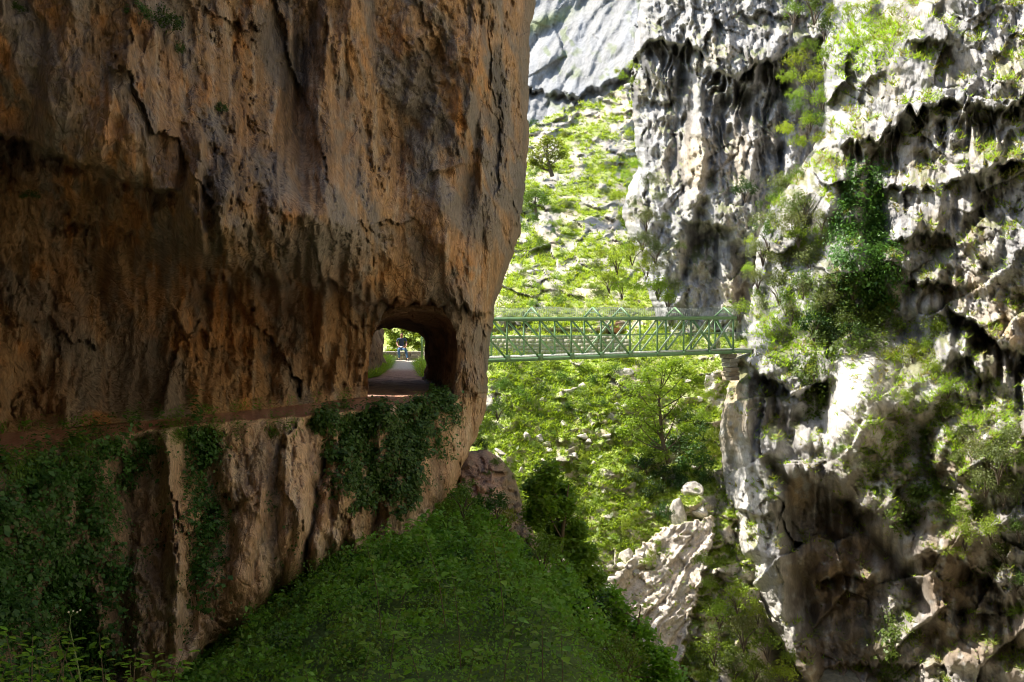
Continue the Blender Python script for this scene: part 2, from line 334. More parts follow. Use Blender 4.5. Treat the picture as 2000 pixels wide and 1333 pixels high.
    low += blob(U, V, 860, 830, 18, 30, -.4) + rib(U, V, [(900, 250), (1050, 255), (1150, 240), (1333, 230)], .7, 30, 16, 20, 8, 26)
    Y = np.where(TT < 1, yb + up + big * (TT < 1), np.where(TT < 2, ypath, yo + lo + low))
    Y = np.where((U > 892) & (TT >= 1), lerp(Y, yb + tps(np.clip(U, 880, 960), np.clip(V, 700, 1100), [(900, 770, -.2), (900, 900, -.3), (950, 770, .2), (950, 900, .8), (900, 1050, .5), (950, 1050, 1)]), sm(892, 915, U)), Y)
    Y = Y - rock * wallm * .8 - (TT >= 1) * (TT < 2) * (.12 * fbm(A2 * 1.2, Zw * 9, 8, 3))
    # turn round the prow
    e = np.clip((U - 900) / (ip(V, SIL) - 900), 0, 1) * (U > 900); Y = Y + 3.2 * (1 - np.sqrt(np.clip(1 - e ** 3, 0, 1)))
    off = np.where(U < -100, 1, 0) * 1.0
    xx = 13.2 + .9 * fbm(U / 900, V / 400, 3, 2); Yn = np.clip(xx * F / (CX - np.minimum(U, 0) + 0), 1.4, None)
    Y = np.where(U < -100, np.minimum(Y, Yn + (TT < 1) * up * .3), Y)
    Y = np.where(V < -120, Y + ( -V - 120) * .0012 * 2, Y)
    X = ray(U, V, Y)
    X[0, :, 2] = np.maximum(X[1, :, 2], 25); X[0, :, :2] = X[1, :, :2]
    # normals, colours
    n = gnormals(X)
    c = np.zeros(X.shape) + (.37, .235, .125)
    n1 = fbm(A2 / 1.6, Zw / 3.2, 40, 5); n2 = fbm(A2 / .35, Zw / 2.2, 50, 4); n3 = fbm(A2 / 3, Zw / 5, 60, 3); n4 = fbm(A2 / .5, Zw / .5, 70, 4)
    c = mixc(c, (.29, .235, .185), sm(-.05, .35, n1) * .8)
    c = mixc(c, (.50, .235, .075), sm(.08, .4, fbm(A2 / 1.1, Zw / 1.3, 80, 4)) * .8 * sm(700, 350, U + 260 * n3))
    c = mixc(c, (.34, .21, .12), sm(.1, .4, n3) * .6)
    c = mixc(c, (.075, .055, .04), sm(.16, .45, n2) * .5)
    c = mixc(c, (.42, .36, .29), sm(.2, .5, -n2) * .5); n5 = fbm(A2 / 2.2 + .3 * Zw, Zw / 3.5, 66, 4); c = mixc(c, (.21, .19, .17), sm(.0, .2, n5) * .65); c = mixc(c, (.44, .26, .13), sm(.05, .3, -n5) * .5 * sm(-.2, .2, n4)); c = c * (1 + .25 * sm(450, 800, U))[..., None]  # last step raises albedo towards the prow, painting in its stronger light
    # broad stained zones of the wall
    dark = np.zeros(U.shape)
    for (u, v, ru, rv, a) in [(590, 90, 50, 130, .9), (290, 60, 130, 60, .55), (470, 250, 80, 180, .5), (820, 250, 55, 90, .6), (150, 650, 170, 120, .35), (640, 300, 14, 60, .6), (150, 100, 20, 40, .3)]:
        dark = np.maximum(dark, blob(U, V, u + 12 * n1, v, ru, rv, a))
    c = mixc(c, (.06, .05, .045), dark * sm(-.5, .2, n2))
    orange = np.zeros(U.shape)
    for (u, v, ru, rv, a) in [(15, 200, 28, 60, .9), (210, 260, 25, 40, .6), (120, 370, 60, 35, .7), (730, 90, 60, 50, .7), (690, 230, 26, 60, .55), (900, 230, 14, 120, .9), (940, 170, 16, 90, .6), (565, 420, 22, 30, .7),
                              (900, 520, 40, 40, .7), (300, 600, 200, 60, .3), (880, 720, 50, 60, .3), (730, 540, 80, 30, .5), (470, 640, 120, 110, .35)]:
        orange = np.maximum(orange, blob(U, V, u, v, ru, rv, a))
    c = mixc(c, (.60, .28, .09), orange * sm(-.45, .15, n4))
    gp = sm(620, 760, U) * sm(520, 380, V); c = mixc(c, (.25, .225, .20), gp * sm(-.12, .12, n5) * .8); c = mixc(c, (.13, .115, .10), gp * sm(.15, .4, n1) * .6)
    # lower cliff is a pinker tufa, its albedo raised to paint in light
    lowm = (TT > 2) * 1.0
    lc = np.zeros(X.shape) + (.60, .41, .26); lc = mixc(lc, (.66, .52, .37), sm(-.1, .3, n1) * .8); lc = mixc(lc, (.42, .25, .15), sm(.02, .35, n2) * .5)
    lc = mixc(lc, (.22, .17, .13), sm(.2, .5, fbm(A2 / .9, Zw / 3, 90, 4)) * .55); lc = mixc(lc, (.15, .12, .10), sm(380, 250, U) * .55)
    lc = mixc(lc, (.09, .07, .055), np.clip(sm(.5, .9, low / 1.4), 0, 1) * .7)  # gullies darkened by depth: their shade is put into the colour
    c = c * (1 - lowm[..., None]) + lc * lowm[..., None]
    pr = sm(700, 900, V) * sm(880, 905, U)
    c = mixc(c, (.42, .27, .15), pr * .7 * sm(-.4, .3, n4))
    c = mixc(c, (.22, .20, .17), sm(.80, .93, e) * .7 * (V < 760))  # shading of the prow's right edge painted as a greyer strip
    pm = (TT >= 1) * (TT <= 2) * (U < 895)
    pc = np.zeros(X.shape) + (.26, .125, .08); pc = mixc(pc, (.36, .20, .13), sm(-.2, .4, fbm(A2 / .4, Zw * 2, 95, 4)))
    c = np.where(pm[..., None] > 0, pc, c)
    # the pieces behind the edge: the prow carries on backwards
    last = X[:, -1]; cols = []; ex = last[:, 0] / last[:, 1]
    for s_, (dy, dx) in enumerate([(.5, .004), (1.2, .0), (2.2, -.3), (3.4, -.7), (5, -1.4), (6.5, -2.0)]):
        q = last.copy(); q[:, 1] += dy; q[:, 0] = ex * q[:, 1] + dx - .05 * s_ + .15 * fbm(q[:, 2] / 1.2, q[:, 1], 12, 3) * (s_ > 1); q[:, 2] = last[:, 2]; cols.append(q)
    X = np.concatenate([X, np.stack(cols, 1)], 1); c = np.concatenate([c, np.repeat(c[:, -1:], 6, 1)], 1)
    uc = .25 * (U[:-1, :-1] + U[1:, :-1] + U[:-1, 1:] + U[1:, 1:]); vc = .25 * (V[:-1, :-1] + V[1:, :-1] + V[:-1, 1:] + V[1:, 1:])
    tcn = np.repeat(.5 * (TT[:-1, :1] + TT[1:, :1]), uc.shape[1], 1)
    hole = np.zeros((X.shape[0] - 1, X.shape[1] - 1), bool); hole[:, :uc.shape[1]] = inpoly(uc, vc, MOUTH) & (tcn < 1.02)
    # split: wall, ledge path, lower cliff
    i1 = int(np.argmax(T >= 1)); i2 = int(np.argmax(T >= 2))
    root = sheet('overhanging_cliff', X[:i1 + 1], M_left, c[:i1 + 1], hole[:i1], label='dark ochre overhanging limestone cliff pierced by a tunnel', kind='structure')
    sheet('lower_cliff', X[i2:], M_left, c[i2:], hole[i2:], kind='structure', label='tufa cliff dropping below the ledge path')
    c1 = c[i1:i2 + 1]
    sheet('ledge_path', X[i1:i2 + 1], M_path, c1, hole[i1:i2], kind='structure', label='narrow reddish dirt path on the ledge of the cliff')
    register('left', X[:, :U.shape[1]]); return X[:, :U.shape[1]], U, V, TT, gnormals(X[:, :U.shape[1]])
def rockd(a, z, s, fl=1.0):
    """outward relief of weathered limestone in metres"""
    wa = a + .7 * fbm(a / 1.6, z / 2.5, s + 1, 5, .6); wz = z + .9 * fbm(a / 1.5 + 9, z / 1.5, s + 2, 5, .6)
    f1, e1, _ = facets(wa / 2.6, wz / 4.2, s + 3, .9); f2, e2, _ = facets(wa / .95, wz / 1.7, s + 4, 1.0); f3, e3, _ = facets(wa / .36, wz / .6, s + 5, 1.0)
    bl = sm(-.15, .25, fbm(a / 5 + 3, z / 4, s + 7, 2))           # broken, blocky rock against smooth flowstone
    f0, e0, _ = facets(wa / 4.2 + .15 * z, wz / 6.5 - .1 * a, s + 15, 1.1); d = .6 * fbm(a / 3.5, z / 6, s + 6, 3) + .45 * f0 + (.1 + .3 * bl) * f1 + (.04 + .14 * bl) * f2 + .06 * f3 * bl + .75 * angular(a / 3.2 + z / 12, z / 6 - a / 8, s + 20, 3, .5) + (.12 + .3 * bl) * angular(a / .8, z / 1.3, s + 22, 3, .55)
    d -= .05 * bl * np.exp(-e1 / .04) + .03 * bl * np.exp(-e2 / .05)
    r1 = ridged(wa / 1.3, wz / 6.5, s + 8, 4, .55); r2 = ridged(wa / .45, wz / 2.4, s + 10, 4, .6)
    d += fl * (.26 * (r1 - .5) * (1.2 - .9 * bl) + .08 * (r2 - .5)) + .10 * fbm(wa / .55, wz / .9, s + 9, 6, .68)
    pit = sm(.30, .5, fbm(a / .45, z / .5, s + 12, 3)) * bl; return d - .14 * pit
LC = left_cliff()

# ------------------------------------------------------------------ tunnel through the prow
def tunnel():
    m = [p for p in MOUTH]; m = m[1:-1]; n = len(m)
    def ring(c, sx=1, sz=1): return c
    fr = [P3(u, min(v, 775), 29.9) for u, v in m]; cx = sum(p.x for p in fr) / n; cz = sum(p.z for p in fr) / n
    rear = []
    rx0, rx1, zt, zb, yr = -6.35, -3.45, -.68, -2.8, 36.6
    for i, (u, v) in enumerate(m):
        a = (fr[i].x - min(p.x for p in fr)) / (max(p.x for p in fr) - min(p.x for p in fr)); b = (fr[i].z - min(p.z for p in fr)) / (max(p.z for p in fr) - min(p.z for p in fr))
        rear.append(Vector((lerp(rx0, rx1, a), yr, lerp(zb, zt, b))))
    # close the ring along the floor, resample
    def resample(ps, k):
        ps = ps + [ps[0]]; d = [0]
        for a, b in zip(ps, ps[1:]): d.append(d[-1] + (b - a).length)
        t = np.linspace(0, d[-1], k); A = np.array([tuple(p) for p in ps])
        return np.stack([np.interp(t, d, A[:, j]) for j in range(3)], -1)
    K = 120; a = resample(fr, K); b = resample(rear, K); cols = []
    ctr = a.mean(0); fl = ctr + (a - ctr) * 1.14; fl[:, 1] += .25; fl[:, 2] = np.maximum(fl[:, 2], -2.95); cols.append(fl)
    for t in np.linspace(0, 1, 40):
        q = a * (1 - t) + b * t; c2 = q.mean(0); ang = np.linspace(0, 6.283, K)
        r = .22 * fbm(np.cos(ang) * 1.6 + 4 + 0 * ang, np.sin(ang) * 1.6 + t * 5, 14, 4) * min(1, t * 6 + .2)
        up = (q[:, 2] > -2.6) * 1.0; q = q + (q - c2) * (r * up)[:, None] * .8; cols.append(q)
    q = b.copy(); q = q.mean(0) + (q - q.mean(0)) * 1.6; q[:, 1] += .1; cols.append(q); X = np.stack(cols, 1)
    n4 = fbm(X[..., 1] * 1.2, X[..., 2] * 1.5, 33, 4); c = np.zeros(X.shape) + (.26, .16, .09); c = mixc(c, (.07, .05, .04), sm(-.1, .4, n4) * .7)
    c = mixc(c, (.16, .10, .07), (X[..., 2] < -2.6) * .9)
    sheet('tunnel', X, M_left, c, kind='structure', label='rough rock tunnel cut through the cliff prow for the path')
    # floor, path beyond, verge
    y = np.linspace(28.6, 51.2, 150); s_ = np.linspace(0, 1, 60); YY, SS = np.meshgrid(y, s_)
    xl = ip(YY, [(28, -4.9), (36, -6.2), (38, -5.6), (44, -5.9), (50, -6.6), (54, -7)]); xr = ip(YY, [(28, -1.9), (30, -2.0), (36, -3.4), (39, -3.9), (44, -4.55), (47, -4.9), (50, -4.6), (54, -3.5)])
    xl = xl + .12 * fbm(YY / .8, SS, 3, 3); xr = xr + .12 * fbm(YY / .8, SS + 5, 4, 3)
    X = np.stack([lerp(xl, xr, SS), YY, -2.75 + .02 * fbm(SS * 6, YY * 2, 5, 4) + .05 * (ridged(SS * 4, YY * 1.5, 6, 2) - .5) * np.exp(-((YY - 35) / 2.5) ** 2)], -1)
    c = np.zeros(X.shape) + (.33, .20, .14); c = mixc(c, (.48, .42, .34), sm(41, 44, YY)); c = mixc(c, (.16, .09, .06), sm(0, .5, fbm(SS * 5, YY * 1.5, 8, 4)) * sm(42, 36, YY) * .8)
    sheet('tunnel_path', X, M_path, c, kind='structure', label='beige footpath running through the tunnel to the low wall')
    x = np.linspace(-16, -1.8, 60); y = np.linspace(36.2, 52.4, 90); XX, YY = np.meshgrid(x, y)
    xm = ip(YY, [(36, -3.3), (44, -3.2), (47, -2.0), (51, -1.9), (52.5, -4.6), (62, -5.5)]); XX = np.minimum(XX, xm)
    Z = -2.80 + .05 * fbm(XX, YY, 4, 3) - .0 * XX; Z = np.where(YY > 51.2, Z - .02, Z)
    X = np.stack([XX, YY, Z], -1); X = np.concatenate([X, np.stack([xm[:, -1] - .3, y, -5 + 0 * y], -1)[:, None], np.stack([xm[:, -1] - 3.5, y, -12 + 0 * y], -1)[:, None]], 1)
    c = np.zeros(X.shape) + (.14, .20, .05); sheet('verge', X, M_hill, c, kind='structure', label='grassy shelf beyond the tunnel at the bridge head')
    # rock wall on the hill side of the path beyond
    s_ = np.linspace(0, 1, 90); z = np.linspace(-3.2, 5.5, 80); SS, ZZ = np.meshgrid(s_, z[::-1])
    px = ip(SS, [(0, -6.2), (.25, -5.95), (.5, -6.25), (.75, -7.4), (1, -12)]); py = ip(SS, [(0, 36.4), (.25, 40), (.5, 44), (.75, 47), (1, 52)])
    d = .5 * rockd(SS * 18, ZZ, 77); X = np.stack([px + d * .8 - .25 * np.maximum(ZZ + 1, 0), py - d * .3 + 0 * ZZ, ZZ], -1)
    c = np.zeros(X.shape) + (.36, .26, .19); c = mixc(c, (.2, .16, .13), sm(-.1, .4, fbm(SS * 30, ZZ, 5, 4)))
    sheet('trackside_rock', X, M_left, c, kind='structure', label='ochre rock face beside the path beyond the tunnel')
tunnel()

# ------------------------------------------------------------------ right cliff
EL = [(-900, 1660), (-100, 1645), (0, 1632), (100, 1604), (200, 1612), (260, 1606), (330, 1562), (400, 1506), (470, 1478), (540, 1474), (600, 1466), (650, 1458), (690, 1461), (698, 1430),
      (750, 1424), (800, 1412), (850, 1404), (920, 1412), (1000, 1416), (1080, 1424), (1130, 1442), (1200, 1486), (1260, 1530), (1333, 1572), (1500, 1640)]
def tufa(U, V, s, w=14.0, l=90.0):
    """hanging columns: sharp hollows between rounded upright ribs"""
    a = U / w + 1.4 * fbm(U / 60, V / 90, s, 3); r = np.abs(perlin(a, V / l, s + 4)); return np.clip(r * 2.2, 0, 1) ** .6
def right_cliff():
    rows = np.concatenate([[-1100, -700, -450, -300, -200, -140], np.arange(-100, 1400, 2.05), [1440, 1520, 1650]]); el = ip(rows, EL) + 4 * fbm(rows / 16, rows * 0, 21, 4)
    k = np.concatenate([np.linspace(0, 1, 300), np.linspace(1.005, 1.5, 75), [1.8, 2.6, 3.6]]); V = np.repeat(rows[:, None], len(k), 1); U = el[:, None] + (2040 - el[:, None]) * k[None]
    Uc = np.clip(U, 1380, 2060); Vc = np.clip(V, -100, 1400)
    Y = tps(Uc, Vc, [(1640, -100, 66), (1640, 100, 63), (1620, 250, 61), (1560, 350, 61), (1500, 450, 60.5), (1480, 560, 60.5), (1470, 640, 60.3), (1430, 710, 59.8), (1415, 850, 58.5), (1420, 1000, 57.5), (1430, 1100, 57), (1525, 980, 53.2), (1528, 1100, 53), (1560, 1250, 52), (1600, 1180, 56), (1590, 1000, 56.5), (1560, 1380, 52),
        (1800, -100, 60), (1800, 100, 56), (1800, 250, 54), (1700, 400, 56), (1620, 600, 55.5), (1600, 700, 55), (1650, 800, 52.5), (1650, 950, 52), (1680, 1120, 53), (1650, 1300, 53),
        (2000, -100, 55), (2000, 100, 50.5), (2000, 250, 49.5), (1900, 400, 51), (2000, 500, 48), (1800, 600, 53), (2000, 650, 49), (1800, 760, 50.5), (2000, 820, 46.5), (1800, 950, 49), (2000, 1000, 44.5), (1800, 1200, 50), (2000, 1200, 47), (1800, 1390, 49), (2000, 1390, 46)])
    Y = np.where(U > 2060, Y - (U - 2060) * .006, Y); Y = np.where(V < -100, Y + (-100 - V) * .012, Y)
    Y0 = Y; A = (U - CX) / F * 52 ; Z = (HZ - V) / F * 52; A2 = A * 1.3
    g = 0
    g = g + ledge(U, V, [(1640, 285), (1700, 262), (1740, 250), (1770, 218), (1850, 190), (1930, 205), (2060, 190)], 2.6, 105, .25, 8, 25, 14, 1) * (.55 + .6 * tufa(U, V, 3, 26, 90))
    g = g + ledge(U, V, [(1850, 352), (1890, 345), (1950, 318), (2060, 300)], 1.8, 60, .5, 5, 20, 8, 2)
    g = g + ledge(U, V, [(1860, 600), (1900, 622), (1950, 668), (2060, 715)], 5.5, 62, .25, 8, 22, 8, 3)
    g = g + ledge(U, V, [(1436, 700), (1470, 712), (1510, 742), (1550, 768), (1600, 745), (1625, 735)], 3.4, 125, .3, 7, 16, 10, 4)
    g = g + ledge(U, V, [(1560, 905), (1600, 945), (1680, 985), (1750, 1012), (1800, 990)], 2.2, 60, .25, 7, 20, 10, 5)
    g = g + ledge(U, V, [(1775, 1085), (1870, 1078), (1940, 1130), (1985, 1190)], 2.4, 65, .2, 8, 20, 12, 6)
    g = g + ledge(U, V, [(1640, 128), (1690, 160), (1720, 140)], .8, 40, .5, 6, 20, 10, 7) + ledge(U, V, [(1780, 80), (1830, 70), (1870, 95)], 1.1, 50, .5, 6, 20, 10, 8)
    g = g + ledge(U, V, [(1700, 345), (1760, 372), (1830, 360)], 1.2, 50, .5, 6, 20, 14, 9) + ledge(U, V, [(1745, 470), (1800, 450), (1880, 475)], 1.6, 60, .4, 6, 20, 14, 10)
    g = g + ledge(U, V, [(1750, 560), (1810, 545), (1870, 560)], 1.6, 70, .4, 6, 20, 14, 11) + ledge(U, V, [(1600, 1130), (1640, 1120), (1700, 1128)], 2.2, 50, .3, 6, 14, 10, 12)
    g = g + ledge(U, V, [(1620, 1300), (1750, 1290), (1850, 1310)], 1.2, 40, .3, 6, 20, 14, 13) + ledge(U, V, [(1440, 990), (1480, 1010), (1510, 1000)], 1.2, 60, .4, 6, 14, 10, 14)
    g = g + rib(U, V, [(770, 1450), (840, 1458), (920, 1490), (970, 1520), (1060, 1524), (1160, 1530), (1250, 1560), (1350, 1590)], -1.6, 55, 14, 30, 6, 15)
    g = g + rib(U, V, [(760, 1510), (840, 1530), (900, 1560), (960, 1590), (1060, 1620), (1200, 1640)], 2.2, 26, 24, 40, 8, 16) * (V < 905)
    g = g + rib(U, V, [(900, 1500), (960, 1548), (1060, 1556), (1160, 1568), (1250, 1596), (1350, 1620)], 2.6, 20, 26, 30, 6, 18)
    g = g + rib(U, V, [(960, 1640), (1040, 1690), (1120, 1760), (1200, 1820), (1280, 1850)], 2.4, 20, 38, 30, 8, 17)
    g = g + rib(U, V, [(1000, 1810), (1100, 1800), (1200, 1830), (1300, 1860)], -1.6, 22, 30, 30, 8, 18)
    g = g + blob(U, V, 1675, 790, 60, 100, -2.8, .15, 1.2) + blob(U, V, 1625, 390, 24, 70, -1.5, .35) + blob(U, V, 1960, 420, 50, 60, 1.2) + blob(U, V, 1590, 640, 45, 50, -.8) + blob(U, V, 1700, 640, 40, 60, 1.5) + blob(U, V, 1712, 455, 32, 62, 3.0, 0, 1.5) - blob(U, V, 1668, 430, 20, 90, 1.2)
    wr = fbm(A / 3, Z / 3, 71, 3) * .5; f1, e1, _ = facets(A / 4.2 + .10 * Z + wr * .5, Z / 3.6 - .14 * A + wr * .4, 51, 1.1); f2, e2, _ = facets(A / 1.15 + wr * .6 + .3 * Z, Z / 1.5 - .35 * A, 52, 1.2); f3, e3, _ = facets(A / .42, Z / .5, 53, 1.0)
    smooth = np.clip(blob(U, V, 1670, 790, 75, 120, 1, .1, 1.5), 0, 1)
    ro = .3 + .9 * sm(-.12, .25, fbm(A / 5, Z / 5, 60, 3)); det = 1.7 * f1 + ro * .30 * f2 * (1 - .6 * smooth) + ro * .13 * f3 + 1.8 * angular(A / 7 + Z / 16, Z / 7 - A / 14, 54, 3, .5) + ro * .5 * angular(A / 1.6, Z / 1.8, 57, 3, .5) + .25 * fbm(A / 2, Z / 2, 58, 3) + ro * .13 * fbm(A / .5, Z / .6, 56, 4, .6) - .15 * np.exp(-e1 / .03)
    det = det * (1 - .75 * smooth)
    e = U - el[:, None]; edge = 3.5 * np.exp(-e / 22); det = det * sm(-5, 25, e)
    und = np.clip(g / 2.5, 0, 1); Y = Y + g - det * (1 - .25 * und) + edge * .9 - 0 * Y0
    X = ray(U, V, Y); n = gnormals(X)
    c = np.zeros(X.shape) + (.36, .345, .33); n1 = fbm(A / 2.5, Z / 2.5, 81, 4); n2 = fbm(A / .5, Z / 4, 82, 4); n3 = fbm(A / .7, Z / .8, 83, 4)
    c = mixc(c, (.40, .355, .29), sm(0, .5, n1)); c = mixc(c, (.23, .225, .22), sm(.0, .3, n3) * .7); c = mixc(c, (.46, .445, .42), sm(.1, .5, -n3) * .5)
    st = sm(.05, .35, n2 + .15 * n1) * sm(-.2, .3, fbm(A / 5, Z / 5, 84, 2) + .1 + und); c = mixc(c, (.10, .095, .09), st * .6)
    och = np.zeros(U.shape); wet = np.zeros(U.shape); drk = np.zeros(U.shape)
    for (u, v, ru, rv, a) in [(1970, 640, 60, 60, .7), (1435, 800, 24, 90, .8), (1560, 960, 30, 40, .8), (1905, 480, 25, 40, .5), (1890, 560, 50, 40, .5), (1700, 300, 60, 40, .3), (1800, 300, 70, 50, .25)]: och = np.maximum(och, blob(U, V, u, v, ru, rv, a))
    for (u, v, ru, rv, a) in [(1640, 1120, 95, 130, .95), (1640, 1290, 110, 70, .75), (1860, 1120, 80, 130, .85), (1880, 1250, 110, 70, .8), (1800, 1290, 60, 60, .5), (1980, 1240, 60, 110, .6)]: wet = np.maximum(wet, blob(U, V, u, v, ru, rv, a, 0, 1.6))
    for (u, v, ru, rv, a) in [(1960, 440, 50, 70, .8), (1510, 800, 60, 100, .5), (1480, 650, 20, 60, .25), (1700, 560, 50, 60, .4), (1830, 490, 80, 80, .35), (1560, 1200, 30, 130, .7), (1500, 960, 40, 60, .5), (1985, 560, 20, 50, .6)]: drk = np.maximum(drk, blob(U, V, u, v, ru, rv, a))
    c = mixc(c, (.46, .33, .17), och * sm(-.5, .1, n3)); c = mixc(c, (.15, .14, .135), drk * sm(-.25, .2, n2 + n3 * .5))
    c = mixc(c, (.21, .145, .085), wet * sm(-.7, -.1, n3)); c = mixc(c, (.22, .19, .10), wet * sm(.25, .6, n1) * .6)
    c = mixc(c, (.60, .57, .53), smooth * .6); c = mixc(c, (.52, .49, .44), np.clip(blob(U, V, 1465, 1010, 50, 130, .8, 0, 1.5) + blob(U, V, 1505, 1180, 30, 90, .7, -.3, 1.5), 0, 1) * sm(-.5, .1, n3))  # the two added blobs whiten the corner to paint in direct sun
    veg = sm(.5, .8, n[..., 2]) * sm(-.05, .3, n1 + .1) * (1 - wet) * (1 - smooth); c = mixc(c, (.16, .17, .06), veg * .75)
    soil = blob(U, V, 1820, 900, 190, 130, .8, 0, 1.5) * sm(-.1, .3, n3 + .15); c = mixc(c, (.30, .22, .14), soil * .7)
    first = X[:, 0]; ex = first[:, 0] / first[:, 1]; cols = []; sm5 = first[:, 2] * 1.0
    kern = np.ones(9) / 9; ys = np.convolve(np.pad(first[:, 1], 4, 'edge'), kern, 'valid')
    for dy, dx in [(12, 5.0), (8, 3.0), (4, 1.4), (1.5, .45)]:
        q = first.copy(); q[:, 1] = ys + dy; q[:, 0] = ex * q[:, 1] + dx; q[:, 2] = first[:, 2] / first[:, 1] * (first[:, 1] + dy * .3); cols.append(q)
    X = np.concatenate([np.stack(cols, 1), X], 1); c = np.concatenate([np.repeat(c[:, :1], 4, 1), c], 1)
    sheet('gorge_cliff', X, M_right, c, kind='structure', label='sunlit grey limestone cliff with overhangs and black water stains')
    register('right', X[:, 4:]); return U, V, X[:, 4:], n
RC = right_cliff()

# ------------------------------------------------------------------ grey pillar cliff behind the bridge
CL = [(-900, 1290), (-100, 1262), (0, 1252), (80, 1240), (160, 1231), (250, 1238), (330, 1246), (370, 1226), (420, 1214), (480, 1238), (560, 1262), (640, 1290), (720, 1300)]
def pillar_cliff():
    rows = np.concatenate([[-900, -500, -300, -180], np.arange(-100, 720, 2.1)]); el = ip(rows, CL) + 5 * fbm(rows / 16, rows * 0, 22, 4)
    k = np.linspace(0, 1, 215); V = np.repeat(rows[:, None], len(k), 1); U = el[:, None] + (1700 - el[:, None]) * k[None]
    Y = tps(np.clip(U, 1200, 1700), np.clip(V, -100, 720), [(1250, -100, 92), (1235, 160, 88), (1245, 330, 86), (1220, 420, 82), (1260, 560, 80), (1300, 700, 78),
        (1340, -100, 88), (1340, 100, 84), (1330, 300, 83), (1330, 450, 80), (1340, 560, 80), (1450, -100, 84), (1430, 80, 80), (1420, 250, 80), (1420, 400, 77), (1440, 560, 78), (1440, 690, 78),
        (1560, -100, 82), (1540, 50, 79), (1540, 250, 78), (1520, 400, 77), (1500, 600, 76), (1680, -100, 82), (1680, 300, 77), (1680, 600, 74), (1600, 700, 74)])
    A = (U - CX) / F * 80; Z = (HZ - V) / F * 80; g = 0
    g = g + ledge(U, V, [(1232, 120), (1262, 78), (1300, 72), (1330, 90)], 3.2, 130, .35, 8, 10, 8, 31) * (.5 + .7 * tufa(U, V, 5, 13, 70))
    g = g + ledge(U, V, [(1325, 110), (1345, 70), (1375, 110), (1410, 140), (1440, 150), (1480, 122), (1530, 100), (1570, 70), (1620, 60)], 4.6, 150, .3, 8, 12, 10, 32) * (.5 + .7 * tufa(U, V, 7, 20, 120))
    g = g + ledge(U, V, [(1345, 425), (1385, 435), (1420, 450), (1455, 470), (1490, 500)], 4.2, 110, .3, 8, 16, 10, 33)
    g = g + ledge(U, V, [(1250, 180), (1290, 200), (1320, 190)], 1.4, 60, .3, 6, 12, 12, 34) + ledge(U, V, [(1440, 40), (1500, 20), (1580, 30)], 1.3, 40, .4, 6, 16, 12, 35)
    g = g + rib(U, V, [(60, 1335), (150, 1330), (250, 1322), (330, 1318)], 2.2, 12, 14, 30, 8, 36) + rib(U, V, [(130, 1400), (250, 1385), (380, 1360), (470, 1345)], -1.6, 18, 12, 30, 8, 37)
    g = g + rib(U, V, [(250, 1480), (330, 1470), (420, 1440)], -1.0, 16, 10, 30, 8, 38) + rib(U, V, [(380, 1370), (450, 1360), (560, 1330)], 1.6, 12, 16, 30, 8, 39)
    wr = fbm(A / 4, Z / 4, 171, 3); f1, e1, _ = facets(A / 3.4 + wr * .5, Z / 5 + wr * .4, 151, 1.1); f2, e2, _ = facets(A / 1.5 + wr * .6, Z / 2.2, 152, 1.1); f3, e3, _ = facets(A / .6, Z / .7, 153, 1.0)
    det = .9 * f1 + .4 * f2 + .2 * f3 + 1.6 * angular(A / 6 + Z / 20, Z / 8 - A / 12, 154, 4, .52) + .8 * angular(A / 1.6, Z / 2.4, 157, 3, .55) + .7 * (ridged(A / 2.2 + wr, Z / 9, 155, 3) - .5) + .2 * fbm(A / .8, Z / 1.1, 156, 4, .6) - .15 * np.exp(-e1 / .04)
    e = U - el[:, None]; und = np.clip(g / 2.5, 0, 1); Y = Y + g - det * (1 - .4 * und) * sm(-5, 20, e) + 4 * np.exp(-e / 14)
    X = ray(U, V, Y); n = gnormals(X); c = np.zeros(X.shape) + (.36, .35, .335); n1 = fbm(A / 3, Z / 3, 181, 4); n2 = fbm(A / .6, Z / 5, 182, 4); n3 = fbm(A / 1, Z / 1.2, 183, 4)
    c = mixc(c, (.40, .35, .28), sm(-.05, .5, n1) * .8); c = mixc(c, (.22, .215, .21), sm(.0, .3, n3) * .7)
    stm = np.zeros(U.shape)
    for (u, v, ru, rv, a) in [(1270, 150, 50, 90, 1), (1330, 250, 26, 110, 1), (1420, 230, 40, 120, .7), (1510, 200, 70, 130, .85), (1380, 480, 50, 90, .9), (1430, 560, 50, 50, .6), (1320, 560, 50, 50, .5), (1260, 300, 20, 70, .5)]: stm = np.maximum(stm, blob(U, V, u, v, ru, rv, a))
    c = mixc(c, (.07, .065, .065), stm * sm(-.1, .18, n2) * .9); c = mixc(c, (.10, .095, .09), sm(.22, .45, n2) * .5)
    c = mixc(c, (.50, .38, .22), blob(U, V, 1360, 320, 24, 70, .6) + blob(U, V, 1440, 300, 30, 60, .35) + blob(U, V, 1440, 570, 60, 30, .5))
    veg = sm(.5, .8, n[..., 2]) * sm(-.1, .3, n1 + .1); c = mixc(c, (.17, .19, .07), veg * .8)
    first = X[:, 0]; cols = []
    for dy, dx in [(10, 5), (5, 2.5), (2, .8)]:
        q = first.copy(); q[:, 0] = first[:, 0] / first[:, 1] * (first[:, 1] + dy) + dx; q[:, 1] += dy; cols.append(q)
    X = np.concatenate([np.stack(cols, 1), X], 1); c = np.concatenate([np.repeat(c[:, :1], 3, 1), c], 1)
    sheet('pillar_cliff', X, M_right, c, kind='structure', label='grey fluted limestone buttress streaked with black behind the bridge'); register('pillar', X[:, 3:])
pillar_cliff()

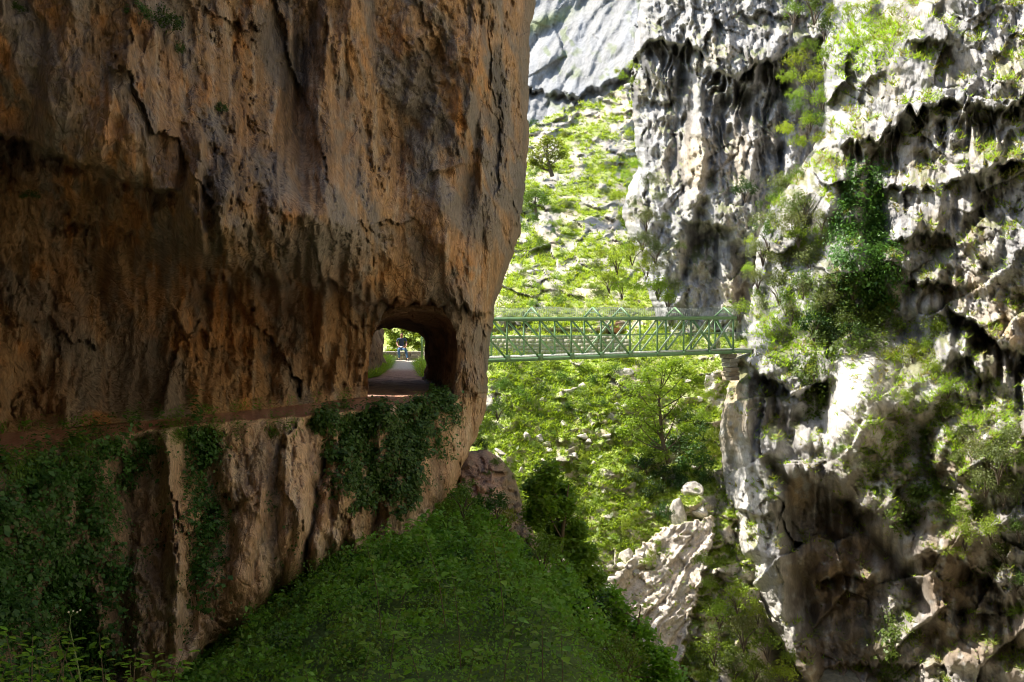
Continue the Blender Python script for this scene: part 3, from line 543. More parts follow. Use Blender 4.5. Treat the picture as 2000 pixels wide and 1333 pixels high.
# ------------------------------------------------------------------ hillside from the gorge floor to the ridge
HT = [(880, 290), (1000, 268), (1040, 246), (1100, 214), (1180, 186), (1240, 162), (1330, 130), (1500, 100), (1800, 60)]
SLAB = [(1180, 1160), (1215, 1110), (1260, 1060), (1300, 1030), (1390, 1010), (1392, 1050), (1372, 1130), (1350, 1200), (1330, 1290), (1318, 1340), (1262, 1330), (1240, 1240), (1215, 1190)]
def hill():
    us = np.concatenate([[700, 800, 860, 900], np.arange(925, 1500, 2.3), [1520, 1580, 1700]]); k = np.concatenate([np.linspace(0, 1, 520), [1.05, 1.15]])
    ht = ip(us, HT) + 5 * fbm(us / 12, us * 0, 41, 4); U = np.repeat(us[None], len(k), 0); V = ht[None] + (1400 - ht[None]) * k[:, None]
    Y = tps(np.clip(U, 900, 1500), np.clip(V, 100, 1420), [(1000, 268, 165), (1100, 214, 168), (1240, 162, 170), (1500, 100, 175), (1000, 400, 128), (1240, 400, 134), (1450, 400, 140), (1020, 500, 108), (1240, 500, 110), (1450, 500, 115),
        (960, 600, 86), (1200, 600, 88), (1450, 600, 92), (960, 645, 78), (1200, 645, 80), (1450, 645, 84), (960, 700, 68), (1200, 700, 71), (1450, 700, 72), (940, 800, 64), (1100, 800, 64.5), (1300, 800, 66), (1450, 800, 68),
        (940, 900, 59.5), (1100, 900, 60), (1300, 900, 61.5), (1450, 900, 62), (960, 1000, 56), (1100, 1000, 56.5), (1300, 1000, 58), (1450, 1000, 58.2), (1000, 1100, 53), (1200, 1100, 53.5), (1320, 1100, 55), (1450, 1100, 55.4),
        (1100, 1333, 49), (1250, 1333, 49), (1330, 1333, 49.5), (1400, 1333, 49.5), (1500, 1333, 50.5)])
    A = (U - CX) / F * Y; B = Y
    # path terrace with its retaining wall above the slope
    tm = sm(930, 945, U) * (1 - sm(1215, 1235, U)); Y = Y + tm * (2.5 * sm(664, 656, V) * sm(640, 652, V))
    Y = Y + tm * 1.6 * blob(U, V, 1010, 640, 36, 13, 1.6) + 2 * blob(U, V, 1100, 645, 40, 12, 1)
    rk = sm(380, 440, V) * sm(640, 600, V) * .8 + .35 * sm(300, 250, V)      # steep rocky band
    rk = np.maximum(rk, sm(1050, 1130, V) * .6); rk = np.maximum(rk, sm(1350, 1400, U) * sm(650, 720, V) * .9)
    wr = fbm(A / 4, V / 60, 271, 3); zz = (HZ - V) / F * Y; sc = np.clip(Y / 65, .8, 2)
    f1, e1, _ = facets(A / 3.2 / sc + wr * .5, zz / 2.4 / sc, 251, 1.2); f2, e2, _ = facets(A / 1.2 / sc, zz / .9 / sc, 252, 1.2); f3, e3, _ = facets(A / .5 / sc, zz / .4 / sc, 253, 1.1)
    det = sc * ((.3 + 1.1 * rk) * f1 * .8 + .32 * (.4 + rk) * f2 + .10 * f3 + 1.4 * fbm(A / 9, zz / 7, 254, 3) + .5 * fbm(A / 1.8 / sc, zz / 1.5 / sc, 255, 5, .6))
    # rock knolls standing out of the grass
    kn = sm(.12, .4, fbm(A / 3.2 / sc, zz / 2.4 / sc, 256, 3)); det = det + kn * .7 * sc * (.6 + f2)
    sl = inpoly(U + 9 * fbm(U / 20, V / 20, 5, 3), V + 9 * fbm(U / 20, V / 20, 6, 3), SLAB) * 1.0
    q = (U * .73 + V * .62 + 14 * fbm(U / 90, V / 90, 8, 2)); q2 = (-U * .62 + V * .73)
    pq = q / 15 + .9 * fbm(q2 / 150, q / 60, 262, 3); kq = np.floor(pq); fq = pq - kq; fs, es, _ = facets(q / 22, q2 / 75, 77, 1.3); fs2, es2, _ = facets(q / 9, q2 / 30, 78, 1.2); am = RT[hsh(kq.astype(np.int64), (q2 / 70 + .5 * kq).astype(np.int64), 9), 2]; strat = .5 + .3 * (fq ** 1.6 - .5) * (.3 + .9 * am) + .75 * fs + .28 * fs2 - .25 * np.exp(-es / .06) ; det = det * (1 - sl * .93) + sl * (1.3 + .5 * (strat - .5) + .5 * angular(q / 60, q2 / 200, 12, 3) + .08 * fbm(U / 9, V / 9, 9, 3))
    det = det + 1.6 * blob(U, V, 1365, 985, 26, 24, 1) + 1.2 * blob(U, V, 1325, 1010, 22, 34, 1)
    Y = Y - det; Y = Y + np.maximum(0, U - 1480) * .12; X = ray(U, V, Y); n = gnormals(X)
    n1 = fbm(A / 2.5 / sc, zz / 2 / sc, 281, 4); n2 = fbm(A / .7 / sc, zz / .6 / sc, 282, 4); n3 = fbm(A / 8, zz / 8, 283, 3)
    gr = np.zeros(X.shape) + (.31, .40, .08); gr = mixc(gr, (.40, .38, .16), sm(-.1, .4, n2)); gr = mixc(gr, (.20, .26, .05), sm(.05, .4, n1) * .7)
    gr = mixc(gr, (.27, .30, .11), sm(620, 420, V) * .7)
    rc = np.zeros(X.shape) + (.44, .40, .34); rc = mixc(rc, (.30, .27, .24), sm(0, .4, n2)); rc = mixc(rc, (.50, .42, .32), sm(0, .4, n1))
    up = n[..., 2]; rm = sm(.62, .38, up - .18 * kn + .2 * n1 - .22 * rk + .08); rm = np.clip(rm + kn * sm(.1, .5, n2 + .3) * .9 + sm(640, 560, V) * sm(-.05, .25, fbm(A / 2 / sc, zz / 1.2 / sc, 290, 4)) * .9, 0, 1); rm = np.maximum(rm, sl)
    rm = np.maximum(rm, sm(1090, 1180, V) * sm(1230, 1130, U) * sm(-.3, .1, n2)); rm = rm * (1 - .45 * sm(690, 720, V) * sm(1010, 950, V) * sm(1380, 1330, U) * sm(.1, -.1, n2))
    c = mixc(gr, rc, rm); terr = tm * sm(654, 660, V) * sm(697, 690, V); c = mixc(c, (.50, .44, .33), terr * .9 * (U < 1225))
    c = mixc(c, (.62, .54, .46), sl * .9 * sm(-.5, .2, n2)); c = mixc(c, (.07, .06, .06), blob(U, V, 1010, 640, 36, 10, .9) + blob(U, V, 1170, 630, 20, 12, .7))  # hollows above the terrace blackened, shade laid in as colour
    c = mixc(c, (.35, .12, .06), blob(U, V, 1205, 645, 9, 22, .9))
    sheet('hillside', X, M_hill, c, kind='structure', label='steep sunlit slope of bright grass and pale limestone across the gorge'); register('hill', X)
    return U, V, X, n, rm
HS = hill()

def outcrop():
    us = np.arange(850, 1050, 2.2); top = [(850, 905), (890, 896), (915, 882), (950, 878), (985, 902), (1005, 930), (1020, 985), (1050, 1060)]
    k = np.linspace(0, 1, 90); U = np.repeat(us[None], 90, 0); vt = ip(us, top) + 3 * fbm(us / 10, us * 0, 4, 3); V = vt[None] + (1110 - vt[None]) * k[:, None]
    Y = 36 - (V - 880) * .035 + np.maximum(0, U - 960) * .03 + 2.5 * np.exp(-(V - vt[None]) / 8); A = U / 50; Z = V / 50
    f, e, _ = facets(A * 1.1 + .4 * Z, Z * 1.8 - .6 * A, 8, 1.1); f2, e2, _ = facets(A * 3, Z * 4, 9, 1.1); Y = Y - .5 * f - .2 * f2 - .3 * ridged(A * 1.2 - Z, Z * 2.2 + A, 6, 4)
    X = ray(U, V, Y); c = np.zeros(X.shape) + (.46, .30, .22); c = mixc(c, (.30, .22, .18), sm(0, .4, fbm(A * 4, Z * 4, 3, 4))); c = mixc(c, (.12, .13, .05), sm(960, 1000, U) * .5)
    q = X[0].copy(); q[:, 1] += 4; q[:, 2] -= 1; X = np.concatenate([q[None], X]); c = np.concatenate([c[:1], c])
    sheet('rock_outcrop', X, M_left, c, kind='structure', label='pinkish rock shoulder at the foot of the cliff prow'); register('outcrop', X[1:])
outcrop()

def far_cliff():
    us = np.linspace(880, 1750, 300); vs = np.concatenate([[-900, -500, -300], np.linspace(-150, 330, 190)]); U, V = np.meshgrid(us, vs)
    Y = 250 - (V - 100) * .12 + (U - 1100) * .08; A = (U - CX) / F * 240; Z = (HZ - V) / F * 240; wr = fbm(A / 20, Z / 20, 5, 3)
    Y = Y + ledge(U, V, [(1030, 170), (1120, 185), (1200, 150), (1260, 120)], 6, 40, .3, 8, 10, 14, 3)
    f, e, _ = facets(A / 9 + wr, Z / 12 - A / 20, 4, 1.1); Y = Y - 1.6 * f - 7 * fbm(A / 30, Z / 30, 8, 4) - 3.5 * angular(A / 14 - Z / 30, Z / 22 - A / 40, 9, 4, .5) - .7 * fbm(A / 4, Z / 5, 10, 4)
    Y = Y - (np.minimum(U, 1330) - 1035) * .2; X = ray(U, V, Y); n = gnormals(X); c = np.zeros(X.shape) + (.26, .26, .255); n1 = fbm(A / 9, Z / 9, 12, 5)
    c = mixc(c, (.27, .275, .28), sm(-.05, .3, fbm(A / 4, Z / 12, 14, 4))); c = mixc(c, (.17, .20, .10), sm(.1, .3, fbm(A / 3, Z / 3, 12, 5)) * .7 * sm(-.1, .3, n1)); c = mixc(c, (.24, .28, .11), blob(U, V, 1060, 45, 60, 12, .8, -.4))
    sheet('far_mountain', X, M_far, c, kind='structure', label='pale sunlit limestone mountainside closing the gorge'); register('far', X)
far_cliff()

# ------------------------------------------------------------------ shaded slope in front
def slope_z(x, y):
    xs = np.interp(y, [4, 9, 13, 17, 21, 24, 27, 31], [1.9, 1.95, 1.6, 1.3, .75, .2, -.7, -1.9])
    z = -4.75 - .065 * y + .22 * fbm(x / 2.2, y / 2.2, 14, 3) - .07 * np.minimum(np.maximum(0, -x - 1.5), 8) ** 2
    o = np.maximum(0, x - xs + .8); return z - .28 * o * o - .2 * o, xs
def front_slope():
    x = np.linspace(-17, 9, 200); y = np.linspace(3, 40, 260); X_, Y_ = np.meshgrid(x, y); Z, xs = slope_z(X_, Y_); Z = np.maximum(Z, -19)
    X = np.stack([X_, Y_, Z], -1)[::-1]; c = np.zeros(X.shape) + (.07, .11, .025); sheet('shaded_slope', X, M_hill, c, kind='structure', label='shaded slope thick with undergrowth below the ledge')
    x = np.linspace(-60, 120, 60); y = np.linspace(-40, 260, 90); X_, Y_ = np.meshgrid(x, y); Z = -22 + 1.5 * fbm(X_ / 12, Y_ / 12, 3, 3)
    X = np.stack([X_, Y_, Z], -1)[::-1]; c = np.zeros(X.shape) + (.30, .28, .2); sheet('gorge_floor', X, M_hill, c, kind='structure', label='bouldery bed at the bottom of the gorge')
front_slope()
def gorge_behind():
    """the same gorge wall running on past us, outside the frame: it closes the place and throws light back"""
    s_ = np.linspace(0, 1, 120); z = np.linspace(-22, 42, 80); SS, ZZ = np.meshgrid(s_, z[::-1])
    px = ip(SS, [(0, 33), (.35, 27), (.7, 22), (.85, 12), (1, -16)]); py = ip(SS, [(0, 45), (.35, 18), (.7, -18), (.85, -34), (1, -30)])
    d = 1.6 * rockd(SS * 60, ZZ / 1.3, 7); X = np.stack([px - d + .06 * ZZ, py, ZZ], -1); c = np.zeros(X.shape) + (.44, .37, .27); c = mixc(c, (.14, .16, .06), sm(.1, .35, fbm(SS * 14, ZZ / 8, 4, 3)))
    sheet('unseen_gorge_wall', X, M_right, c, kind='structure', label='unseen limestone gorge wall running on beside the viewer to throw light back')
gorge_behind()
def add_shade_roof():
    """unseen rock roof added over and behind the viewer to darken the left cliff"""
    x = np.linspace(-18, 4, 70); y = np.linspace(-9, 15.5, 80); X_, Y_ = np.meshgrid(x, y); Z = 2.7 + .5 * np.maximum(Y_, 0) + .7 * rockd(X_, Y_, 91) + .25 * np.maximum(0, X_) - 2.2 * np.maximum(0, -Y_ - 4) * .8
    fx = (X_ + 18) / 22; X_ = -18 + fx * (23 - .8 * np.maximum(Y_ - 2, 0)) + .8 * fbm(Y_ / 2, X_ * 0, 4, 3) * fx ** 4
    X = np.stack([X_, Y_, Z], -1); e = X[:, -1:].copy(); e2 = e.copy(); e[..., 2] += 3; e[..., 0] += .4; e2[..., 2] += 14; e2[..., 0] -= 1; X = np.concatenate([X, e, e2], 1)
    sheet('shade_roof', X, M_left, np.zeros(X.shape) + (.27, .20, .13), kind='structure', label='unseen rock roof added over the viewer to shade the left cliff')  # blocks skylight so the near left wall falls dark
add_shade_roof()

# ================================================================== FOLIAGE TOOLS
def leaf_geo(C, N, D, L, W, fold=.15):
    N = N / (np.linalg.norm(N, axis=1, keepdims=True) + 1e-9); Sd = np.cross(N, D); Sd /= np.linalg.norm(Sd, axis=1, keepdims=True) + 1e-9; D = np.cross(Sd, N)
    L = np.asarray(L)[:, None]; W = np.asarray(W)[:, None]
    V = np.stack([C - D * L / 2, C + Sd * W / 2 + N * W * fold - D * L * .08, C + D * L / 2, C - Sd * W / 2 + N * W * fold - D * L * .08], 1)
    return V.reshape(-1, 3), np.arange(len(C) * 4).reshape(-1, 4)
def leaf_col(n, r, spread=.35, yellow=.2):
    b = 1 + spread * (r.random((n, 1)) - .5) * 2; y = r.random((n, 1)) * yellow
    return np.concatenate([b * (1 + y), b * (1 + y * .4), b * (1 - y * .5)], 1)
def rdir(n, r):
    d = r.normal(size=(n, 3)); return d / np.linalg.norm(d, axis=1, keepdims=True)
def crown_pts(blobs, per, r, shell=.55):
    C = []; N = []
    for (c, rad) in blobs:
        d = rdir(per, r); q = (shell + (1 - shell) * r.random((per, 1)) ** .7) * (.85 + .3 * r.random((per, 1)))
        C.append(np.array(c) + d * rad * q); N.append(d)
    return np.concatenate(C), np.concatenate(N)
def bush_mesh(name, mat, seed, n=900, leaf=.1, clumps=16, flat=.8, ragged=.25, wide=.55, up=.5):
    r = np.random.default_rng(seed); d = rdir(clumps, r); d[:, 2] = np.abs(d[:, 2]) * 1.1 - .3; rad = .16 + .24 * r.random(clumps)
    cen = d * (.25 + (.45 + ragged) * r.random((clumps, 1))); m_ = n // clumps; C = np.repeat(cen, m_, 0) + r.normal(size=(m_ * clumps, 3)) * np.repeat(rad, m_)[:, None] * .5; N = C - np.repeat(cen, m_, 0)
    C = C + [0, 0, .62]; N = N / (np.linalg.norm(N, axis=1, keepdims=True) + 1e-6) + rdir(len(C), r) * .9 + [0, 0, up * .6]; L = leaf * (.6 + .8 * r.random(len(C)))
    V, Fq = leaf_geo(C, N, rdir(len(C), r), L, L * wide); c = np.repeat(leaf_col(len(C), r), 4, 0)
    return mk_mesh(name, V, Fq, mat, c)
def stem_mesh(name, seed, n=7):
    r = random.Random(seed); m = MB()
    for i in range(n):
        a = r.random() * 6.28; q = .2 + .6 * r.random(); h = .5 + .5 * r.random()
        m.tube([(0, 0, -.25), (math.cos(a) * q * .3, math.sin(a) * q * .3, h * .4), (math.cos(a) * q, math.sin(a) * q, h)], [.035, .022, .008], 4)
    return m.mesh(name, M_bark)
BM = {}
for k, (mt, leaf, n, rg, wd) in {'bright': (L_bright, .10, 950, .3, .6), 'mid': (L_mid, .09, 1000, .28, .55), 'olive': (L_olive, .085, 1500, .25, .5), 'dark': (L_dark, .10, 950, .25, .7), 'loose': (L_bright, .10, 520, .5, .6)}.items():
    BM[k] = [bush_mesh('bush_' + k, mt, 100 + 7 * j + len(k), n, leaf, 13 + 3 * j, .8, rg, wd) for j in range(3)]
SM = [stem_mesh('bush_stem', i) for i in range(3)]
def bush(sheets, u, v, rp, kind, label, group=None, Y=None):
    if Y is None: Y = min(depth(s, u, v) for s in sheets)
    r = rp * Y / F * 1.12; p = P3(u, v, Y - .25 * r) - Vector((0, 0, .66 * r)); j = R.randrange(3)
    sc = (r * R.uniform(.9, 1.1), r * R.uniform(.9, 1.1), r * R.uniform(.85, 1.1))
    if rp < 26:
        o = link('bush', BM[kind][j], None, p, label, 'bush', group); o.scale = sc; o.rotation_euler.z = R.random() * 6.28; return o
    o = empty('bush', p, label=label, cat='bush', group=group); o.scale = sc; o.rotation_euler.z = R.random() * 6.28
    link('foliage', BM[kind][j], o); link('stem', SM[j], o); return o

# ================================================================== BRIDGE
def bridge():
    A0 = Vector((-.27, 50, 0)); ax = Vector((14.55, 9.5, 0)) / 8; wv = Vector((-.547, .837, 0)) * 1.6; zt, zb = -.51, -2.71
    root = empty('footbridge', (0, 0, 0), label='green steel truss footbridge with wire netting spanning the gorge', cat='bridge')
    o = A0 + Vector((0, 0, zb)); root.location = o
    def N(i, s, z): return A0 + ax * i + wv * s + Vector((0, 0, z)) - o
    i0, i1 = -2.0, 9.0
    def part(nm, mb, mat=M_green, parent=root, **kw): return link(nm, mb.mesh(nm, mat), parent, **kw)
    for s in (0, 1):
        part('top_chord', MB().bar(N(i0, s, zt), N(8.12, s, zt), .16, .20))
        part('bottom_chord', MB().bar(N(i0, s, zb), N(8.75, s, zb), .16, .20))
        part('handrail', MB().bar(N(i0, s, zb + 1.22) + wv * (.05 - .1 * s), N(8.7, s, zb + 1.22) + wv * (.05 - .1 * s), .045, .045), M_green)
        for i in range(-2, 9):
            part('post', MB().bar(N(i, s, zb + .102), N(i, s, zt - .102), .10, .10))
            g = MB().bar(N(i - .075, s, zb + .10) - wv * .055, N(i + .075, s, zb + .10) - wv * .055, .02, .34) if i < 5 else MB().bar(N(i - .04, s, zb + .06) - wv * .055, N(i + .04, s, zb + .06) - wv * .055, .02, .22)
            if s == 0: part('gusset_plate', g)
            if i < 8:
                if i <= 3: part('diagonal', MB().bar(N(i + .03, s, zt - .1), N(i + .97, s, zb + .1), .07, .10))
                if i >= 3: part('diagonal', MB().bar(N(i + .03, s, zb + .1) + wv * .03, N(i + .97, s, zt - .1) + wv * .03, .07, .10), M_sunlit)
        if s == 1: part('diagonal', MB().bar(N(7.05, s, zt - .1), N(8.0, s, zb + .1), .10, .14)); part('diagonal', MB().bar(N(8.05, s, zt - .1), N(8.75, s, zb + .1), .10, .14))
        # netting of the parapet
        m = MB()
        for j in range(int((8.7 - i0) / .05)):
            a = i0 + j * .05; m.bar(N(a, s, zb + .1) + wv * (.04 - .08 * s), N(a, s, zb + 1.2) + wv * (.04 - .08 * s), .007, .007)
        for j in range(1, 12): m.bar(N(i0, s, zb + .1 + j * .1) + wv * (.04 - .08 * s), N(8.7, s, zb + .1 + j * .1) + wv * (.04 - .08 * s), .007, .007)
        part('parapet_netting', m, M_wireg, kind='stuff')
    apex = zt + .66
    for i in (-1, 1, 3, 4, 6, 8):
        f = empty('roof_frame', N(i, .5, zt)); f.parent = root
        def q(s, z): return N(i, s, z) - N(i, .5, zt)
        for s in (0, 1): link('rafter', MB().bar(q(s, zt + .1), q(.5, apex), .07, .10).mesh('rafter', M_green), f)
        link('tie', MB().bar(q(.26, zt + .36), q(.74, zt + .36), .05, .05).mesh('tie', M_green), f); link('cross_beam', MB().bar(q(.06, zt + .05), q(.94, zt + .05), .06, .08).mesh('cross_beam', M_green), f)
    m = MB()
    for s in (0, 1):
        sag = lambda a: .05 * math.sin(a * 3.1)
        for j in range(int((8.3 - i0) / .07)):
            a = i0 + j * .07
            m.bar(N(a, s, zt + .1), N(a + .3, .5, apex - sag(a + .3)), .009, .009); m.bar(N(a + .3, s, zt + .1), N(a, .5, apex - sag(a)), .009, .009)
    m.bar(N(i0, .5, apex), N(8.3, .5, apex), .012, .012)
    part('roof_netting', m, M_wire, kind='stuff')
    part('deck', MB().bar(N(i0, .5, zb + .135), N(9.3, .5, zb + .135), 1.42, .05), M_deck)
    for i in range(-2, 9): part('floor_beam', MB().bar(N(i, .05, zb - .03), N(i, .95, zb - .03), .10, .14))
bridge()

# ================================================================== STONEWORK
def stone_mesh(seed, sx, sy, sz):
    r = random.Random(seed); bm = bmesh.new(); bmesh.ops.create_cube(bm, size=1); bmesh.ops.subdivide_edges(bm, edges=bm.edges[:], cuts=1, use_grid_fill=True)
    for v in bm.verts: v.co = Vector((v.co.x * sx * r.uniform(.9, 1.0), v.co.y * sy * r.uniform(.88, 1.06), v.co.z * sz * r.uniform(.88, 1.0)))
    me = bpy.data.meshes.new('stone'); bm.to_mesh(me); bm.free()
    c = (.36, .32, .26); at = me.color_attributes.new('Col', 'FLOAT_COLOR', 'POINT'); k = r.uniform(.75, 1.2); w = r.uniform(.85, 1.05)
    at.data.foreach_set('color', [x for _ in me.vertices for x in (c[0] * k, c[1] * k * w, c[2] * k * w * w, 1)]); me.materials.append(M_stone); return me
STM = [stone_mesh(i, 1, 1, 1) for i in range(8)]
def wall_of_stones(root, a, b, z0, h, th, sw, sh, name='stone', parts=True):
    a = Vector(a); b = Vector(b); L = (b - a).length; d = (b - a).normalized(); ang = math.atan2(d.y, d.x); nrow = max(1, round(h / sh))
    for r_ in range(nrow):
        x = -R.random() * sw * .5
        while x < L:
            w = sw * R.uniform(.6, 1.5); x0, x1 = max(0, x), min(L, x + w); x += w
            if x1 - x0 < .06: continue
            p = a + d * (x0 + x1) / 2; o = link(name, R.choice(STM), root, (p.x - root.location.x, p.y - root.location.y, z0 + (r_ + .5) * h / nrow - root.location.z))
            o.scale = ((x1 - x0) * .97, th * R.uniform(.92, 1.06), h / nrow * .97); o.rotation_euler.z = ang + R.uniform(-.03, .03)
w1 = empty('low_stone_wall', (-5.5, 50.9, -2.76), label='low dry stone wall that the man sits on at the end of the path', cat='wall')
wall_of_stones(w1, (-7.6, 50.75), (-4.75, 50.9), -2.78, .5, .42, .42, .125); wall_of_stones(w1, (-4.7, 50.7), (-4.25, 46.6), -2.78, .52, .3, .42, .125)
pier = empty('stone_abutment', (14.25, 60.3, -6.5), label='rough stacked stone abutment under the far bridge end', cat='abutment')
for i in range(6):
    z = -4.6 + i * .29; o = link('stone', R.choice(STM), pier, (R.uniform(-.12, .06) - .05 - .02 * i + .1, R.uniform(-.1, .1), z + 6.5 + .15)); o.scale = (R.uniform(.62, .95), .8, .275); o.rotation_euler.z = R.uniform(-.1, .1) + .5
ret = empty('retaining_wall', (3, 71.5, -3.4), label='pale stone retaining wall carrying the path across the gorge', cat='wall')
def ret_wall():
    V = []; Fq = []; C = []; n = 0; me = bpy.data.meshes.new('t')
    for r_ in range(5):
        x = -6.
        while x < 8.6:
            w = R.uniform(.3, .75); cx = x + w / 2; x += w; z = -3.35 + .28 * r_ + .14; yy = 71.2 - .35 * 0 + R.uniform(-.05, .05) - cx * .05
            for i in range(8):
                sx = (-1, 1)[i & 1]; sy = (-1, 1)[(i >> 1) & 1]; sz = (-1, 1)[(i >> 2) & 1]; V.append((cx + sx * (w / 2 - .015) - 3, yy + sy * .3 - 71.5, z + sz * .13 + 3.4))
            k = R.uniform(.8, 1.15); C += [(.50 * k, .45 * k, .35 * k)] * 8
            Fq += [[n, n + 1, n + 5, n + 4], [n + 2, n + 6, n + 7, n + 3], [n, n + 4, n + 6, n + 2], [n + 1, n + 3, n + 7, n + 5], [n + 4, n + 5, n + 7, n + 6], [n, n + 2, n + 3, n + 1]]; n += 8
    link('stonework', mk_mesh('stonework', V, Fq, M_stone, np.array(C)), ret, kind='stuff')
ret_wall()

LM = [('the dark ivy curtain', 1690, 450), ('the cave mouth', 1930, 650), ('the far bridge end', 1452, 655), ('the cliff gully', 1575, 150), ('the sunny cliff top', 1710, 30), ('the smooth white rock', 1665, 780), ('the wet brown rock', 1660, 1120),
      ('the rubbly slope', 1840, 860), ('the sunlit cliff corner', 1450, 1080), ('the ribbed rock slab', 1310, 1160), ('the tall gorge tree', 1290, 800), ('the cliff prow foot', 950, 860), ('the grey buttress foot', 1240, 420), ('the hillside ridge', 1130, 210),
      ('the hillside tree', 1075, 310), ('the bridge netting', 1180, 600), ('the middle of the bridge', 1200, 700), ('the scree', 1200, 1120), ('the overhang top', 300, 0), ('the stone abutment', 1438, 730), ('the brown cave hollow', 1880, 1120)]
TONE = {'bright': 'yellow green', 'mid': 'mid green', 'olive': 'dull olive', 'dark': 'dark green', 'loose': 'wispy light green'}; LQ = []
def queue(o, u, v, first, rp):
    n, a, b = min(LM, key=lambda m: (m[1] - u) ** 2 + (m[2] - v) ** 2); dx, dy = u - a, v - b; rel = 'at' if math.hypot(dx, dy) < 25 else (('right of' if dx > 0 else 'left of') if abs(dx) > abs(dy) else ('below' if dy > 0 else 'above'))
    LQ.append((o, u, v, f'{first} {rel} {n}'))
ORD = 'first second third fourth fifth sixth seventh eighth ninth tenth eleventh twelfth thirteenth fourteenth fifteenth sixteenth seventeenth eighteenth nineteenth twentieth'.split(); ORD += ['twenty ' + w for w in ORD[:9]] + ['thirtieth'] + ['thirty ' + w for w in ORD[:9]]
def settle_labels():
    d = {}
    for q in LQ: d.setdefault(q[3], []).append(q)
    for lab, qs in d.items():
        if len(qs) == 1: qs[0][0]['label'] = lab; continue
        vs = [q[2] for q in qs]; us = [q[1] for q in qs]; vert = max(vs) - min(vs) > max(us) - min(us); qs.sort(key=lambda q: q[2] if vert else q[1])
        for i, q in enumerate(qs): q[0]['label'] = lab + (', ' + ('topmost' if i == 0 else 'lowest' if i == len(qs) - 1 else ORD[i] + ' from the top') if vert else ', ' + (ORD[i] + ' from the left'))

# ================================================================== ROCKS
def rock_mesh(seed, c=(.50, .46, .40)):
    bm = bmesh.new(); bmesh.ops.create_icosphere(bm, subdivisions=4, radius=1); r = random.Random(seed)
    V = np.array([v.co[:] for v in bm.verts]); cuts = [(Vector([r.gauss(0, 1) for _ in range(3)]).normalized(), r.uniform(.42, .8)) for _ in range(14)]
    for n_, d in cuts:
        k = V @ np.array(n_); ex = np.maximum(0, k - d); V -= ex[:, None] * np.array(n_) * .93
    nn = fbm(V[:, 0] * 3 + seed, V[:, 2] * 3 + V[:, 1], seed, 4) * .10; V *= (1 + nn)[:, None]
    for v, q in zip(bm.verts, V): v.co = q
    Fq = np.array([[v.index for v in f.verts] for f in bm.faces]); bm.free()
    col = np.zeros(V.shape) + c; col = mixc(col, (.28, .25, .22), sm(.0, .4, fbm(V[:, 0] * 3, V[:, 2] * 3 + V[:, 1] * 2, seed + 2, 4)) * .6)
    return mk_mesh('boulder', V, Fq, M_stone, col, True)
RM = [rock_mesh(i) for i in range(5)]
def boulder(u, v, rp, label, group=None, sh='hill', sx=1, sz=.8):
    Y = depth(sh, u, v); r = rp * Y / F; o = link('boulder', R.choice(RM), None, P3(u, v, Y + r * .1), label, 'boulder', group); o.scale = (r * sx, r, r * sz); o.rotation_euler = (R.uniform(-.3, .3), R.uniform(-.4, .4), R.random() * 6); return o
boulder(1353, 962, 27, 'large pale boulder topmost of the stack above the ribbed rock slab')
boulder(1368, 1002, 24, 'large rounded boulder resting just above the ribbed rock slab')
boulder(1322, 1012, 27, 'tall pale rock standing left of the two stacked boulders', sx=.8, sz=1.5)
boulder(1223, 1090, 24, 'squarish pale boulder in the scree below the green slope')
boulder(978, 884, 13, 'small flat white rock beside the foot of the cliff prow', sx=1.5, sz=.5)
boulder(1019, 922, 13, 'lone pale rock in grass just above the dark tree')
for u, v, r_ in [(1140, 854, 15), (1185, 852, 13), (1121, 894, 16), (1194, 816, 12), (1028, 853, 11), (1054, 856, 12), (1151, 864, 9), (1232, 949, 12), (1185, 1013, 10), (1268, 1108, 13), (1211, 1122, 14), (1173, 1134, 15),
                 (1240, 1120, 12), (1195, 1150, 12), (1255, 1085, 10), (1170, 1170, 16), (1215, 1180, 14), (1150, 1100, 10), (1358, 916, 9), (1100, 830, 9), (1075, 880, 8), (1205, 790, 10), (1218, 760, 14), (1227, 728, 12), (1160, 905, 8),
                 (1385, 745, 17), (1400, 735, 16), (1345, 745, 9), (1365, 780, 14), (1180, 960, 7), (1120, 760, 8), (1060, 900, 8)]:
    queue(boulder(u, v, r_, 'pale limestone rock lying in the bright grass of the far slope', 'pale rocks scattered on the far slope', sx=R.uniform(.9, 1.5), sz=R.uniform(.5, .9)), u, v, 'pale limestone rock', r_)

# ================================================================== VEGETATION
RS = ['right', 'pillar']; HL = ['hill', 'pillar', 'right']
def many(sh, kind, label, group, pts, Y=None):
    for u, v, r_ in pts: queue(bush(sh, u, v, r_, kind, label, group, Y), u, v, ('large ' if r_ > 34 else 'small ' if r_ < 20 else '') + TONE[kind] + ' bush', r_)
many(RS, 'mid', 'dark bush crowding the top of the gully between the two cliffs', 'bushes at the gully top', [(1590, 8, 42), (1612, 55, 30), (1550, 20, 26)])
many(RS, 'bright', 'bright bush growing down the gully between the grey cliffs', 'bushes down the gully', [(1562, 118, 28), (1545, 150, 24), (1590, 150, 30), (1605, 195, 26), (1560, 185, 22), (1536, 250, 24), (1582, 232, 28), (1560, 275, 24), (1600, 270, 20), (1612, 110, 26), (1625, 20, 24)])
many(RS, 'loose', 'sparse yellow green shrub on the sunny cliff top right of the gully', 'shrubs on the sunny cliff top', [(1655, 35, 28), (1690, 15, 26), (1718, 55, 32), (1748, 25, 22), (1690, 80, 26), (1740, 92, 26), (1652, 85, 18), (1772, 58, 20)])
